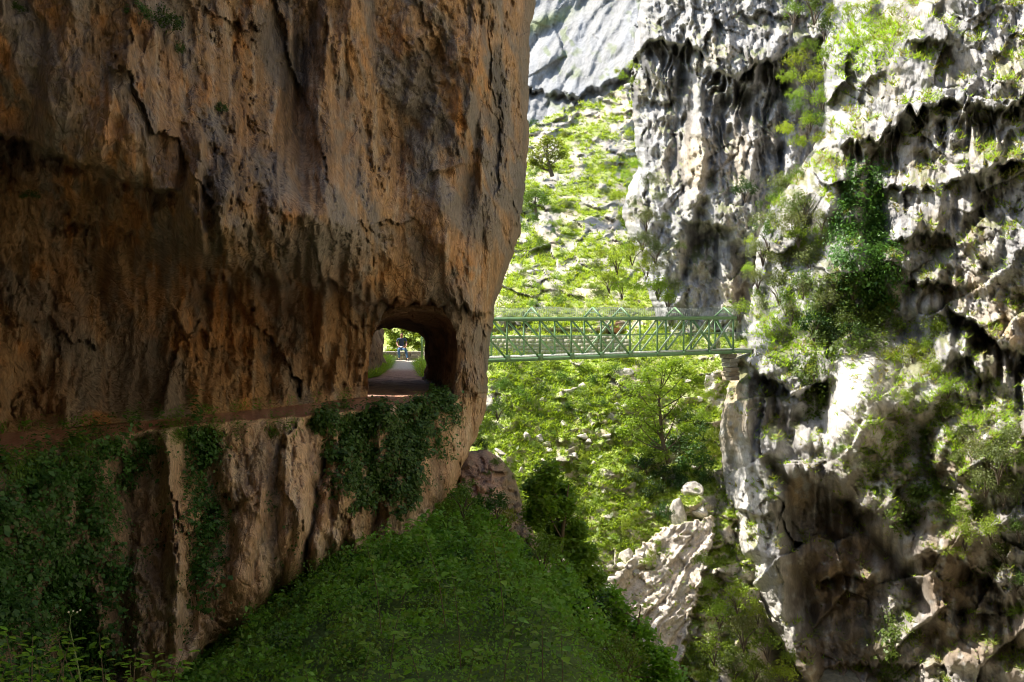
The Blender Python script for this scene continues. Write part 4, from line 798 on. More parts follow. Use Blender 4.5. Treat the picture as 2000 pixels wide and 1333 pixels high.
many(RS, 'olive', 'grey green bush in the thick growth above the bridge end', 'olive bushes above the bridge end', [(1530, 365, 40), (1572, 395, 40), (1505, 425, 38), (1548, 440, 38), (1605, 425, 26), (1490, 485, 36), (1530, 500, 38), (1585, 505, 36), (1480, 540, 26), (1522, 560, 36), (1570, 560, 34), (1610, 590, 34), (1490, 600, 24), (1545, 610, 26)])
many(RS, 'mid', '', 'green bushes filling the cliff thicket', [(1515, 390, 32), (1555, 420, 30), (1500, 460, 30), (1570, 545, 32), (1535, 590, 28), (1600, 610, 32), (1640, 630, 30), (1480, 575, 24), (1560, 345, 26), (1665, 560, 28), (1720, 620, 28), (1560, 210, 24), (1600, 235, 24), (1575, 90, 28)])
bush(RS, 1455, 368, 30, 'dark', 'dark rounded bush on the lip of the grey buttress')
bush(RS, 1635, 545, 46, 'olive', 'large dull olive bush below the dark ivy curtain')
many(RS, 'bright', 'bright green bush in the middle of the thick growth above the bridge', 'bright bushes in the cliff thicket', [(1560, 458, 26), (1600, 450, 20), (1470, 470, 18), (1462, 525, 18), (1530, 395, 20), (1600, 480, 22), (1565, 480, 20)])
bush(RS, 1445, 603, 28, 'bright', 'leafy bush hanging over the far end of the footbridge')
bush(RS, 1432, 640, 16, 'olive', 'small shrub beside the last bridge post')
many(RS, 'dark', 'dark green bush in the shaded hollow under the olive thicket', 'dark bushes under the thicket', [(1590, 632, 36), (1650, 600, 32), (1625, 660, 30), (1700, 560, 26), (1720, 520, 22), (1665, 650, 30)])
many(RS, 'bright', 'light green bush left of the cave mouth', 'light bushes near the cave mouth', [(1690, 632, 34), (1715, 590, 26), (1830, 640, 34), (1860, 612, 22), (1785, 692, 36), (1815, 672, 26), (1850, 755, 28), (1842, 800, 26), (1772, 770, 22), (1825, 720, 24)])
many(RS, 'loose', 'wispy shrub on the ledge below the thicket', 'wispy ledge shrubs', [(1590, 720, 26), (1608, 790, 24), (1580, 765, 20), (1530, 645, 18), (1500, 655, 14), (1750, 640, 28), (1735, 700, 20), (1740, 600, 18)])
many(RS, 'olive', 'dusty olive shrub on the rubbly slope below the cave', 'olive shrubs below the cave', [(1905, 880, 44), (1950, 900, 46), (1975, 855, 36), (1925, 935, 36), (1880, 842, 26), (1985, 950, 30), (1870, 900, 24), (1960, 960, 30), (1700, 905, 20), (1760, 880, 18)])
many(RS, 'bright', 'yellow green bush spilling down beside the wet brown rock', 'bushes beside the wet rock', [(1900, 1000, 38), (1935, 1030, 34), (1885, 1045, 30), (1865, 1000, 22), (1870, 1075, 24), (1990, 1200, 22), (1995, 900, 22)])
many(RS, 'mid', 'mid green bush below the yellow green one on the right cliff', 'mid green cliff bushes', [(1965, 1075, 38), (1940, 1105, 28), (1990, 1030, 30), (1985, 1130, 26), (1640, 880, 16), (1805, 860, 20)])
many(RS, 'bright', 'sunny bush in the clump at the foot of the sunlit cliff corner', 'sunny bushes at the cliff foot', [(1405, 1195, 34), (1440, 1165, 34), (1395, 1265, 36), (1500, 1255, 34), (1530, 1315, 34), (1378, 1320, 34), (1543, 1285, 22), (1480, 1195, 26), (1372, 1095, 24), (1385, 1140, 24), (1475, 1300, 30)], 50)
many(RS, 'olive', 'duller bush among the sunny clump at the cliff foot', 'duller bushes at the cliff foot', [(1452, 1230, 42), (1430, 1300, 42), (1400, 1230, 26), (1490, 1330, 36), (1360, 1290, 26)], 50.5)
many(['hill', 'right'], 'bright', 'leafy spray of bright branches beside the abutment cliff', 'bright sprays beside the abutment', [(1392, 722, 20), (1383, 770, 20), (1372, 812, 22), (1388, 850, 22), (1392, 885, 20), (1378, 925, 18)], 61.5)
many(HL, 'bright', 'bright bush on the slope between hillside and grey buttress', 'bright bushes below the buttress', [(1205, 505, 32), (1190, 545, 28), (1235, 490, 30), (1285, 555, 32), (1305, 580, 28), (1215, 560, 26), (1205, 385, 20), (1222, 345, 18), (1240, 320, 18), (1228, 262, 16), (1175, 500, 16), (1262, 520, 26), (1250, 560, 22), (1300, 640, 20), (1330, 640, 20), (1345, 665, 16), (1380, 650, 18)])
many(HL, 'olive', 'dull olive bush at the foot of the grey buttress', 'olive bushes at the buttress foot', [(1275, 352, 24), (1290, 385, 18), (1262, 425, 28), (1255, 465, 26), (1280, 490, 26), (1290, 520, 24), (1318, 560, 24), (1170, 575, 22), (1325, 480, 16), (1240, 400, 18), (1300, 430, 16)])
many(HL, 'mid', 'green shrub on the hillside left of the buttress', 'green shrubs on the upper hillside', [(1035, 385, 24), (1062, 395, 20), (1045, 430, 22), (1085, 415, 18), (1055, 480, 24), (1020, 445, 20), (1080, 455, 14), (1095, 500, 12), (1045, 340, 16), (1022, 560, 10), (1110, 555, 12), (990, 585, 14), (1130, 585, 12), (1000, 625, 12)])
many(HL, 'bright', 'small bright bush high on the ridge beside the buttress', 'bright bushes on the ridge', [(1235, 130, 13), (1215, 150, 12), (1237, 160, 12), (1205, 140, 10), (1100, 262, 9)])
for u0, u1, v0, v1, k_, kd in [(1010, 1230, 380, 600, 22, 'olive'), (1120, 1300, 480, 600, 16, 'bright'), (1010, 1100, 350, 560, 18, 'bright'), (1100, 1230, 230, 400, 10, 'olive'), (975, 1100, 580, 640, 8, 'mid'), (1010, 1220, 700, 930, 9, 'mid'), (1120, 1230, 700, 1000, 9, 'bright'), (1180, 1290, 1000, 1120, 8, 'bright')]:
    many(['hill'], kd, '', 'scattered ' + {'mid': 'green', 'bright': 'yellow green', 'olive': 'olive'}[kd] + ' hillside bushes', [(R.uniform(u0, u1), R.uniform(v0, v1), R.uniform(7, 17)) for _ in range(k_)])
bush(HL, 1040, 243, 14, 'dark', 'lone dark bush on the skyline of the hillside next to the cliff prow')
many(['hill'], 'mid', 'low green bush on the grassy slope under the bridge', 'low bushes on the slope under the bridge', [(1000, 715, 18), (1020, 775, 24), (990, 752, 20), (1060, 765, 22), (1100, 740, 24), (1130, 768, 20), (1160, 750, 22), (1110, 800, 18), (1180, 788, 18), (1050, 720, 16), (1200, 840, 12), (1080, 850, 10), (1150, 790, 14), (1052, 876, 9), (1226, 905, 14), (1140, 1000, 14)])
many(['hill'], 'bright', 'fresh bright bush in the grass under the bridge', 'bright bushes under the bridge', [(1080, 715, 22), (1140, 720, 22), (1180, 722, 20), (1030, 745, 14), (1215, 700, 16), (1120, 860, 8), (1010, 820, 12), (1070, 800, 14), (1180, 870, 9), (1110, 920, 10), (1240, 1010, 12), (1200, 1050, 13), (1290, 1075, 12)])
many(['hill'], 'mid', 'leafy bush hugging the foot of the cliff prow beyond the gorge edge', 'bushes beside the cliff prow foot', [(972, 795, 28), (962, 835, 22), (978, 752, 22), (955, 860, 16), (992, 815, 18), (960, 720, 16)], 52)
many(['hill'], 'dark', 'bush by the tall gorge tree, the tree shadow put into its dark leaves', 'dark bushes standing in for the gorge tree shadow', [(1332, 862, 40), (1352, 905, 40), (1300, 925, 35), (1270, 962, 32), (1292, 1000, 25), (1328, 945, 30), (1262, 905, 30), (1290, 880, 32), (1365, 850, 30), (1240, 935, 20), (1370, 935, 25), (1345, 820, 30)])  # dark leaf colour stands in for the shadow of the gorge tree
many(['left'], 'dark', 'dim bush clinging high on the shaded overhang', 'dim bushes high on the overhang', [(320, 50, 40), (272, 22, 30), (345, 95, 22), (35, 15, 22), (428, 212, 18), (60, 380, 18)])
bush(['outcrop'], 968, 905, 20, 'mid', 'leafy bush on top of the pinkish rock shoulder')
bush(['outcrop'], 935, 868, 20, 'dark', 'dark bush tucked between cliff prow and rock shoulder')
many(['outcrop'], 'mid', 'small plant on the pinkish rock shoulder', 'small plants on the rock shoulder', [(955, 925, 10), (1000, 935, 12), (905, 940, 8)])

def tree(base, blobs, leaf, per, mat, label, name='tree', group=None, tr=.12, bark=None, droop=0):
    """tapered trunk, one limb to every cluster of the crown, leaves round the limbs"""
    r = np.random.default_rng(abs(hash_(label)) % 9999); base = Vector(base); root = empty(name, base, label=label, cat='tree', group=group)
    cs = [Vector(b[0]) for b in blobs]; top = max(c.z for c in cs); mid = sum(cs, Vector()) / len(cs); m = MB(); H = top - base.z
    sp = [base, base.lerp(mid, .35) + Vector((.05 * H * (r.random() - .5), 0, .0)), Vector((mid.x, mid.y, base.z + H * .62)), Vector((mid.x + .04 * H, mid.y, base.z + H * .92))]
    m.tube([p - base for p in sp], [tr, tr * .8, tr * .5, tr * .12], 8)
    for c, rad in blobs:
        c = Vector(c); t = min(.95, max(.2, (c.z - base.z) / H - .22)); k = t * 3; i = min(2, int(k)); p = sp[i].lerp(sp[i + 1], k - i); w = p.lerp(c, .5) + Vector((0, 0, -.06 * (c - p).length))
        m.tube([p - base, w - base, c - base], [tr * .42 * (1.1 - t), tr * .25, tr * .07], 5)
        for j in range(5):
            e = c + Vector(rdir(1, r)[0]) * rad[0] * .9 if hasattr(rad, '__len__') else c + Vector(rdir(1, r)[0]) * rad * .85
            m.tube([w.lerp(c, .6) - base, e - base], [tr * .12, tr * .03], 4)
    link('trunk', m.mesh('trunk', bark or M_bark, True), root)
    C = []; N = []
    for c, rad in blobs:
        d = rdir(per, r); q = r.random((per, 1)) ** .45; rr = np.array(rad if hasattr(rad, '__len__') else (rad, rad, rad * .7)); sub = rdir(14, r)[r.integers(0, 14, per)] * .55
        C.append(np.array(c) + (sub * .8 + r.normal(size=(per, 3)) * .27) * rr * [1.1, 1.1, 1.6]); N.append(d * .5 + [0, 0, .9])
    C = np.concatenate(C) - np.array(base); N = np.concatenate(N) + rdir(len(C), r) * .55; L = leaf * (.6 + .8 * r.random(len(C)))
    V, Fq = leaf_geo(C, N, rdir(len(C), r), L, L * .62); link('crown', mk_mesh('crown', V, Fq, mat, np.repeat(leaf_col(len(C), r), 4, 0)), root); return root
def hash_(s): return sum((i + 1) * ord(ch) for i, ch in enumerate(s))
def pb(Y, lst, jy=.3): return [(P3(u, v, Y + R.uniform(-jy, jy) * r_ * Y / F * 2), (r_ * Y / F, r_ * Y / F, rz * Y / F)) for u, v, r_, rz in lst]
tree(P3(1306, 905, 60), pb(60, [(1300, 722, 34, 14), (1262, 732, 30, 12), (1340, 728, 30, 12), (1240, 758, 28, 11), (1285, 760, 30, 12), (1335, 765, 28, 12), (1365, 745, 20, 10), (1232, 788, 26, 10), (1270, 800, 28, 11), (1325, 800, 26, 11),
     (1240, 822, 26, 10), (1285, 838, 24, 10), (1255, 852, 26, 10), (1220, 842, 18, 8), (1340, 838, 22, 10), (1262, 884, 26, 11), (1290, 890, 22, 10), (1318, 710, 20, 9)]), .16, 420, L_bright, 'tall slender tree with airy sunlit tiers standing in the gorge', tr=.16)
tree(P3(1079, 345, 124), pb(124, [(1060, 286, 22, 10), (1090, 284, 20, 10), (1045, 302, 18, 9), (1075, 304, 20, 9), (1098, 302, 14, 8), (1052, 322, 16, 8), (1075, 326, 16, 8), (1040, 318, 12, 7), (1070, 275, 16, 8)]), .30, 320, L_bright, 'bright yellow green tree on the hillside beside the cliff prow', tr=.3)
tree(P3(1048, 430, 118), pb(118, [(1030, 385, 16, 9), (1048, 378, 16, 9), (1062, 392, 14, 8), (1038, 402, 14, 8)]), .28, 300, L_mid, 'small green tree lower down the hillside near the prow', tr=.25)
tree(P3(1092, 1180, 27), pb(27, [(1070, 932, 30, 20), (1045, 955, 30, 18), (1090, 958, 32, 20), (1065, 985, 36, 20), (1105, 995, 32, 20), (1045, 1015, 28, 18), (1085, 1030, 34, 20), (1125, 1035, 28, 18), (1110, 1070, 34, 20), (1075, 1075, 26, 18), (1145, 1080, 26, 16), (1130, 1110, 32, 18), (1160, 1125, 26, 16), (1110, 1130, 28, 18), (1150, 1160, 28, 16)], .5), .15, 700, L_shade, 'dark leafy tree leaning out at the edge of the shaded slope', tr=.11)
tree(P3(1185, 1330, 19), pb(19, [(1190, 1170, 30, 20), (1215, 1200, 34, 22), (1205, 1235, 36, 22), (1250, 1240, 34, 22), (1245, 1280, 38, 24), (1285, 1285, 32, 20), (1305, 1320, 34, 22), (1270, 1335, 38, 24)], .5), .11, 600, L_shade, 'low leafy tree at the lower edge of the shaded slope', tr=.07)
tree(P3(800, 712, 63), pb(63, [(768, 655, 20, 8), (790, 645, 20, 8), (812, 652, 18, 8), (775, 672, 18, 8), (798, 668, 18, 8), (815, 675, 12, 6), (760, 640, 18, 8), (785, 628, 18, 8), (765, 688, 14, 6)]), .19, 420, L_bright, 'sunlit leafy tree behind the seated man seen through the tunnel', tr=.12)
tree(P3(838, 705, 66), pb(66, [(825, 650, 14, 7), (838, 640, 14, 7), (830, 668, 12, 6), (842, 660, 12, 6), (822, 682, 10, 5)]), .16, 300, L_olive, 'grey green tree at the far side of the tunnel view', tr=.10)

# ---- ivy, undergrowth, grass: masses nobody could count
def scatter_on(X, n, U, V, mask, count, seed, off=(.02, .15), leaf=.07, mat=L_ivy, name='ivy', label='', wide=.75, hang=.5, yellow=.15, clump=.5, spread=.4):
    r = np.random.default_rng(seed); m = mask.ravel().astype(float); area = np.ones(m.shape); m /= m.sum(); idx = r.choice(len(m), count, p=m); Xf = X.reshape(-1, 3)[idx]; Nf = n.reshape(-1, 3)[idx]
    Nf = Nf * np.sign((Nf * -Xf).sum(1))[:, None]; q = fbm(Xf[:, 0] * 1.6, Xf[:, 2] * 1.6, seed % 50, 3)[:, None]
    C = Xf + Nf * (off[0] + (off[1] - off[0]) * r.random((count, 1)) * (1 + clump * 4 * np.maximum(q, 0))) + r.normal(size=(count, 3)) * leaf * .7
    D = rdir(count, r) * .7 + [0, 0, -hang]; N = Nf + rdir(count, r) * .7 + [0, 0, .5]; L = leaf * (.4 + .6 * r.random(count) + .9 * (r.random(count) < .2)) * (1 + .5 * q[:, 0])
    Vv, Fq = leaf_geo(C, N, D, L, L * wide); return link(name, mk_mesh(name, Vv, Fq, mat, np.repeat(leaf_col(count, r, spread, yellow), 4, 0)), label=label, kind='stuff')
def poly_mask(U, V, polys, wob=14, sc=22):
    u = U + wob * fbm(U / sc, V / sc, 91, 4); v = V + wob * fbm(U / sc, V / sc, 95, 4); m = np.zeros(U.shape, bool)
    for p in polys: m |= inpoly(u, v, p)
    return m
IVA = [[(596, 815), (650, 802), (760, 800), (830, 786), (850, 772), (888, 777), (890, 820), (862, 840), (838, 830), (825, 890), (800, 990), (775, 1005), (762, 960), (738, 950), (720, 985), (680, 1000), (655, 960), (650, 900), (640, 860)]]
IVB = [[(-90, 920), (120, 868), (300, 832), (322, 850), (300, 890), (245, 915), (255, 990), (222, 1050), (245, 1120), (205, 1190), (228, 1280), (180, 1400), (-90, 1480)], [(350, 825), (400, 816), (418, 880), (402, 940), (440, 1000), (430, 1100), (392, 1200), (362, 1100), (342, 980), (330, 900)], [(860, 790), (885, 785), (880, 860), (862, 900), (850, 850)]]
def do_ivy():
    X, U, V, TT, n = LC
    dens = 1 / (X[..., 1] ** 0 + 0)            # grid cells are near enough equal in the picture
    gr = (TT > 1.6)
    m = poly_mask(U, V, IVA, 20) * gr * (V > 765) * (.06 + sm(-.25, .05, fbm(U / 26, V / 40, 55, 4))); scatter_on(X, n, U, V, m, 26000, 5, (.0, .22), .085, L_ivy, 'hanging_ivy', 'dark ivy curtain hanging from the ledge below the tunnel mouth')
    m = poly_mask(U, V, IVB, 26, 30) * gr * (.05 + sm(-.2, .1, fbm(U / 40, V / 60, 56, 4))); scatter_on(X, n, U, V, m, 42000, 6, (.0, .30), .075, L_ivy, 'cliff_ivy', 'dark ivy and shrubs covering the lower left cliff', clump=.9)
    # grass fringe along the outer edge and along the foot of the wall
    e = ((TT > 1.85) & (TT < 2.05) & (U > -60) & (U < 890)) * sm(-.1, .25, fbm(U / 40, V * 0, 3, 3)); scatter_on(X, n, U, V, e + 1e-12, 9000, 7, (.0, .16), .09, L_shade, 'ledge_weeds', 'weeds fringing the outer edge of the ledge path', wide=.25, hang=-.8)
    e = ((TT > .975) & (TT < 1.05) & (U > -60) & (U < 720)) * sm(.0, .3, fbm(U / 30, V * 0, 9, 3)); scatter_on(X, n, U, V, e + 1e-12, 2500, 8, (.0, .10), .07, L_shade, 'wall_foot_weeds', 'sparse weeds at the foot of the overhanging wall', wide=.3, hang=-.8)
    # the same growth thins out over the rock
    m = (TT > 2) & (fbm(U / 50, V / 70, 17, 4) > .32) & (U < 900); scatter_on(X, n, U, V, m + 1e-12, 5000, 9, (.0, .08), .06, L_ivy, 'rock_plants', 'small dark plants dotted over the lower cliff')
    U, V, X, n = RC
    IV2 = [[(1655, 318), (1672, 330), (1690, 385), (1700, 345), (1712, 318), (1728, 335), (1735, 420), (1752, 500), (1748, 600), (1700, 610), (1655, 560), (1626, 470), (1636, 400)]]
    m = poly_mask(U, V, IV2, 12, 14); scatter_on(X, n, U, V, m, 15000, 15, (.05, .6), .15, L_ivyb, 'ivy_curtain', 'thick dark green ivy hanging down the sunlit cliff', clump=.8, hang=.9)
    IV3 = [[(1735, 985), (1800, 950), (1850, 960), (1800, 1000), (1745, 1035)], [(1728, 1190), (1752, 1190), (1765, 1340), (1735, 1340)], [(1555, 700), (1612, 690), (1620, 760), (1600, 830), (1570, 800)], [(1590, 560), (1700, 540), (1760, 620), (1720, 690), (1600, 700)]]
    m = poly_mask(U, V, IV3, 10, 14); scatter_on(X, n, U, V, m, 8000, 16, (.05, .5), .15, L_mid, 'cliff_creepers', 'green creepers trailing over ledges of the right cliff', clump=.8, hang=.8)
    up = sm(.35, .7, n[..., 2]) * sm(.0, .25, fbm(U / 40, V / 30, 31, 3) + .1) * (U < 2050) * (V > -60)
    up = up * (1 - .8 * blob(U, V, 1650, 1120, 110, 200, 1)) * (1 - blob(U, V, 1670, 790, 70, 100, 1)); blades(X, n, up, 2200, 17, .30, L_dry, 'cliff_grass', 'dry grass tufts on the ledges of the sunlit cliff')
    soil = up * .3 + blob(U, V, 1830, 880, 180, 130, 1, 0, 2) * sm(-.1, .2, fbm(U / 30, V / 30, 33, 3)) + blob(U, V, 1550, 640, 80, 60, .7) + blob(U, V, 1690, 90, 60, 50, .3); blades(X, n, soil, 6500, 18, .34, L_grass, 'ledge_grass', 'green grass on the rubbly ledges of the sunlit cliff')
    scatter_on(X, n, U, V, soil + .10 * up, 9000, 19, (.02, .35), .12, L_olive, 'low_scrub', 'low olive scrub spread over the rubbly right cliff', wide=.5, hang=-.2)
def blades(X, n, w, count, seed, h, mat, name, label, per=6, ref=52.):
    r = np.random.default_rng(seed); p = np.maximum(w, 0).ravel(); p /= p.sum(); idx = r.choice(len(p), count, p=p); B = X.reshape(-1, 3)[idx]; sc = np.clip(B[:, 1] / ref, .7, 2.2)
    B = np.repeat(B, per, 0); sc = np.repeat(sc, per)[:, None]; k = len(B); d = rdir(k, r) * [1, 1, .2]; hh = h * sc * (.5 + r.random((k, 1))); base = B + d * .12 * sc * r.random((k, 1)); tip = base + d * hh * 1.0 + [0, 0, 1] * hh * (.25 + .45 * r.random((k, 1)))
    s_ = np.cross(d, [0, 0, 1.0]); s_ /= np.linalg.norm(s_, axis=1, keepdims=True) + 1e-9; s_ = s_ * .035 * sc * (.6 + .8 * r.random((k, 1)))
    V = np.stack([base - s_, base + s_, tip], 1).reshape(-1, 3); Fq = np.arange(k * 3).reshape(-1, 3)
    return link(name, mk_mesh(name, V, Fq, mat, np.repeat(leaf_col(k, r, .4, .5), 3, 0)), label=label, kind='stuff')
def do_hill_grass():
    U, V, X, n, rm = HS; ok = (U > 925) & (U < 1500) & (V < 1390)
    w = (1 - rm) * ok * sm(640, 700, V) * (X[..., 1] < 90); blades(X, n, w, 15000, 21, .26, L_grass, 'slope_grass', 'bright long grass covering the slope under the bridge')
    w = (1 - rm) * ok * sm(700, 640, V) * sm(-.2, .2, fbm(U / 10, V / 6, 7, 3)); blades(X, n, w, 15000, 22, .26, L_grass, 'upper_grass', 'dry tufted grass on the upper hillside', 5)
    w = (.15 + 1 - rm) * ok * sm(-.05, .3, fbm(U / 22, V / 16, 8, 4)) * (1 - .6 * sm(300, 200, V)) * (1 - .85 * sm(680, 720, V)); scatter_on(X, n, U, V, w, 11000, 23, (.05, .45), .2, L_mid, 'low_shrubbery', 'low green scrub patches over the hillside', wide=.6, hang=-.3)
    w = (.3 + .7 * (1 - rm)) * ok * sm(.05, .3, fbm(U / 16, V / 12, 12, 4)) * sm(650, 700, V); scatter_on(X, n, U, V, w, 6000, 24, (.05, .35), .17, L_bright, 'fresh_herbs', 'fresh yellow green herbs in the grass of the slope', wide=.6, hang=-.3)
def do_slope():
    r = np.random.default_rng(33); N_ = 160000
    # points spread evenly in the picture: nearer ground gets proportionally fewer
    y = 7.5 + 24 * r.random(N_) ** .8; x = -15 + 18 * r.random(N_); z, xs = slope_z(x, y); ok = (x < xs + .9); x, y, z, xs = x[ok], y[ok], z[ok], xs[ok]
    u = x / y * F + CX; v = HZ - z / y * F; ok = (u > 120) & (u < 1340) & (v < 1450) & (v > 940); x, y, z, xs, u, v = [a[ok] for a in (x, y, z, xs, u, v)]
    f0, e0, cid = facets((x + .5 * fbm(x, y, 3, 3)) / 1.0, (y + .5 * fbm(x, y, 5, 3)) / 1.0, 48, 0); f9, e9, cid2 = facets(x / .38, y / .38, 49, 0); h = .06 + (.15 + 1.05 * RT[cid, 2] ** 1.5) * (.35 + .65 * sm(0, .42, e0)) + .22 * sm(0, .4, e9) * RT[cid2, 4]; h = np.maximum(h, .08) * sm(12, 20, y + 6) * .9
    k = len(x); t = r.random(k) ** .35; C = np.stack([x, y, z + h * t], 1) + r.normal(size=(k, 3)) * .04; L = (.085 * (.5 + .8 * r.random(k))) * np.clip(y / 20, .75, 1.3)
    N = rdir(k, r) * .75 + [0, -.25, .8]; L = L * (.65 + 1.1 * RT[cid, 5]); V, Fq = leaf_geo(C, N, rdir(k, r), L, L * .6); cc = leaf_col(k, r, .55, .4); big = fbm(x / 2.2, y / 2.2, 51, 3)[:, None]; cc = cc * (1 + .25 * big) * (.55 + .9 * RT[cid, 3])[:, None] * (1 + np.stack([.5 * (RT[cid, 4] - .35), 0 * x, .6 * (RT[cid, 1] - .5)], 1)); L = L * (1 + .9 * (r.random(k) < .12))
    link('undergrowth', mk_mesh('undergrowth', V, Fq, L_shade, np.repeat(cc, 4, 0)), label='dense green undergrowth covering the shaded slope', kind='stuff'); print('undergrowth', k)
def shoot(base, h, lean, leaf, nl, label, group, mat=L_near, name='leafy_shoot', cat='plant', wide=.8, seed=0, stemr=.006):
    """a single stem carrying separate pointed leaves, each with a folded midrib"""
    r = np.random.default_rng(seed); base = Vector(base); root = empty(name, base, label=label, cat=cat, group=group); lean = Vector(lean)
    pts = [Vector((0, 0, 0)), lean * .25 * h + Vector((0, 0, h * .45)), lean * .7 * h + Vector((0, 0, h * .8)), lean * h + Vector((0, 0, h))]
    link('stem', MB().tube(pts, [stemr, stemr * .8, stemr * .5, stemr * .2], 5).mesh('stem', M_bark), root); V = []; Fq = []; n = 0; cc = []
    for i in range(nl):
        t = .25 + .75 * (i + .5) / nl; k = t * 3; j = min(2, int(k)); p = pts[j].lerp(pts[j + 1], k - j); a = i * 2.4 + r.random(); d = Vector((math.cos(a), math.sin(a), r.uniform(-.25, .4))).normalized(); sd = d.cross(Vector((0, 0, 1))).normalized(); up = sd.cross(d)
        L = leaf * r.uniform(.6, 1.15); o = link('leaf', leaf_mesh(wide, mat, i % 3), root); o.matrix_local = Matrix.Translation(p + d * L * .35) @ Matrix((d, sd, up)).transposed().to_4x4() @ Matrix.Diagonal((L, L, L, 1))
    return root
LFM = {}
def leaf_mesh(wide, mat, k):
    key = (wide, mat.name, k)
    if key not in LFM:
        V = []; Fq = []; b = (.8, 1, 1.2)[k]; dr = -.12 - .06 * k
        for f, w in [(0, 0), (.22, .75), (.5, 1.0), (.78, .62), (1, 0)]: V += [(f, wide / 2 * w, dr * f * f + w * wide * .12), (f, 0, dr * f * f), (f, -wide / 2 * w, dr * f * f + w * wide * .12)]
        for f in range(4): Fq += [[f * 3, f * 3 + 1, f * 3 + 4, f * 3 + 3], [f * 3 + 1, f * 3 + 2, f * 3 + 5, f * 3 + 4]]
        LFM[key] = mk_mesh('leaf', V, Fq, mat, np.full((15, 3), b))
    return LFM[key]
BM['shade'] = [bush_mesh('bush_shade', L_shade, 300 + j, 1100, .09, 14 + 3 * j, .8, .35, .6) for j in range(3)]; TONE['shade'] = 'shaded green'
LM += [('the undergrowth crest', 1080, 1080), ('the low corner of the slope', 1200, 1270), ('the foot of the tufa wall', 600, 1130), ('the middle of the shaded slope', 850, 1200), ('the pinkish rock shoulder', 930, 960)]
def slope_bushes():
    for u, v, Y, r_ in [(880, 985, 26.5, 34), (930, 975, 26.5, 36), (985, 1005, 26, 30), (900, 1030, 25, 32), (1000, 1050, 24.5, 34), (1045, 1080, 23.5, 36), (950, 1070, 24, 30), (860, 1070, 24, 28), (1080, 1130, 22, 36), (1020, 1140, 22, 40), (1120, 1170, 20.5, 40), (1090, 1210, 19, 44), (1150, 1230, 18, 44), (1190, 1290, 16.5, 46),
                       (1130, 1290, 17, 50), (780, 1110, 22.5, 30), (700, 1120, 22, 28), (640, 1150, 21, 30), (740, 1180, 20, 34), (850, 1150, 21, 34), (930, 1160, 20, 38), (560, 1200, 19, 34), (660, 1230, 18, 40), (500, 1250, 18, 36), (800, 1240, 17.5, 44), (960, 1250, 17, 48), (450, 1290, 17, 40), (1040, 1280, 16.5, 46), (580, 1290, 16.5, 46), (720, 1310, 15.5, 50), (880, 1320, 15, 54)]:
        kd = R.choice(['shade', 'shade', 'mid', 'bright', 'dark']); queue(bush(None, u - (16 if u > 1000 else 0), v + 8, r_ * R.uniform(.6, 1.1), kd, '', 'bushes on the shaded slope', Y), u, v, 'shaded ' + {'shade': 'green', 'mid': 'mid green', 'bright': 'light green', 'dark': 'dark'}[kd] + ' bush', r_)
slope_bushes()
for u, v, Y, r_, kd in [(905, 968, 26, 44, 'mid'), (968, 985, 25.5, 36, 'dark'), (1060, 1075, 23, 48, 'mid'), (1112, 1150, 20.5, 40, 'shade'), (1150, 1190, 19, 54, 'dark'), (1222, 1285, 16, 56, 'mid'), (620, 1175, 20, 44, 'mid'), (760, 1150, 21, 40, 'dark'), (840, 1215, 18, 58, 'mid'), (1000, 1200, 18.5, 56, 'dark'), (540, 1275, 17, 50, 'dark'), (690, 1290, 15.5, 60, 'shade'), (930, 1300, 15, 70, 'mid')]:
    queue(bush(None, u, v, r_, kd, '', 'bigger bushes on the shaded slope', Y), u, v, 'full ' + ('dark' if kd == 'dark' else 'green') + ' shaded bush', r_)
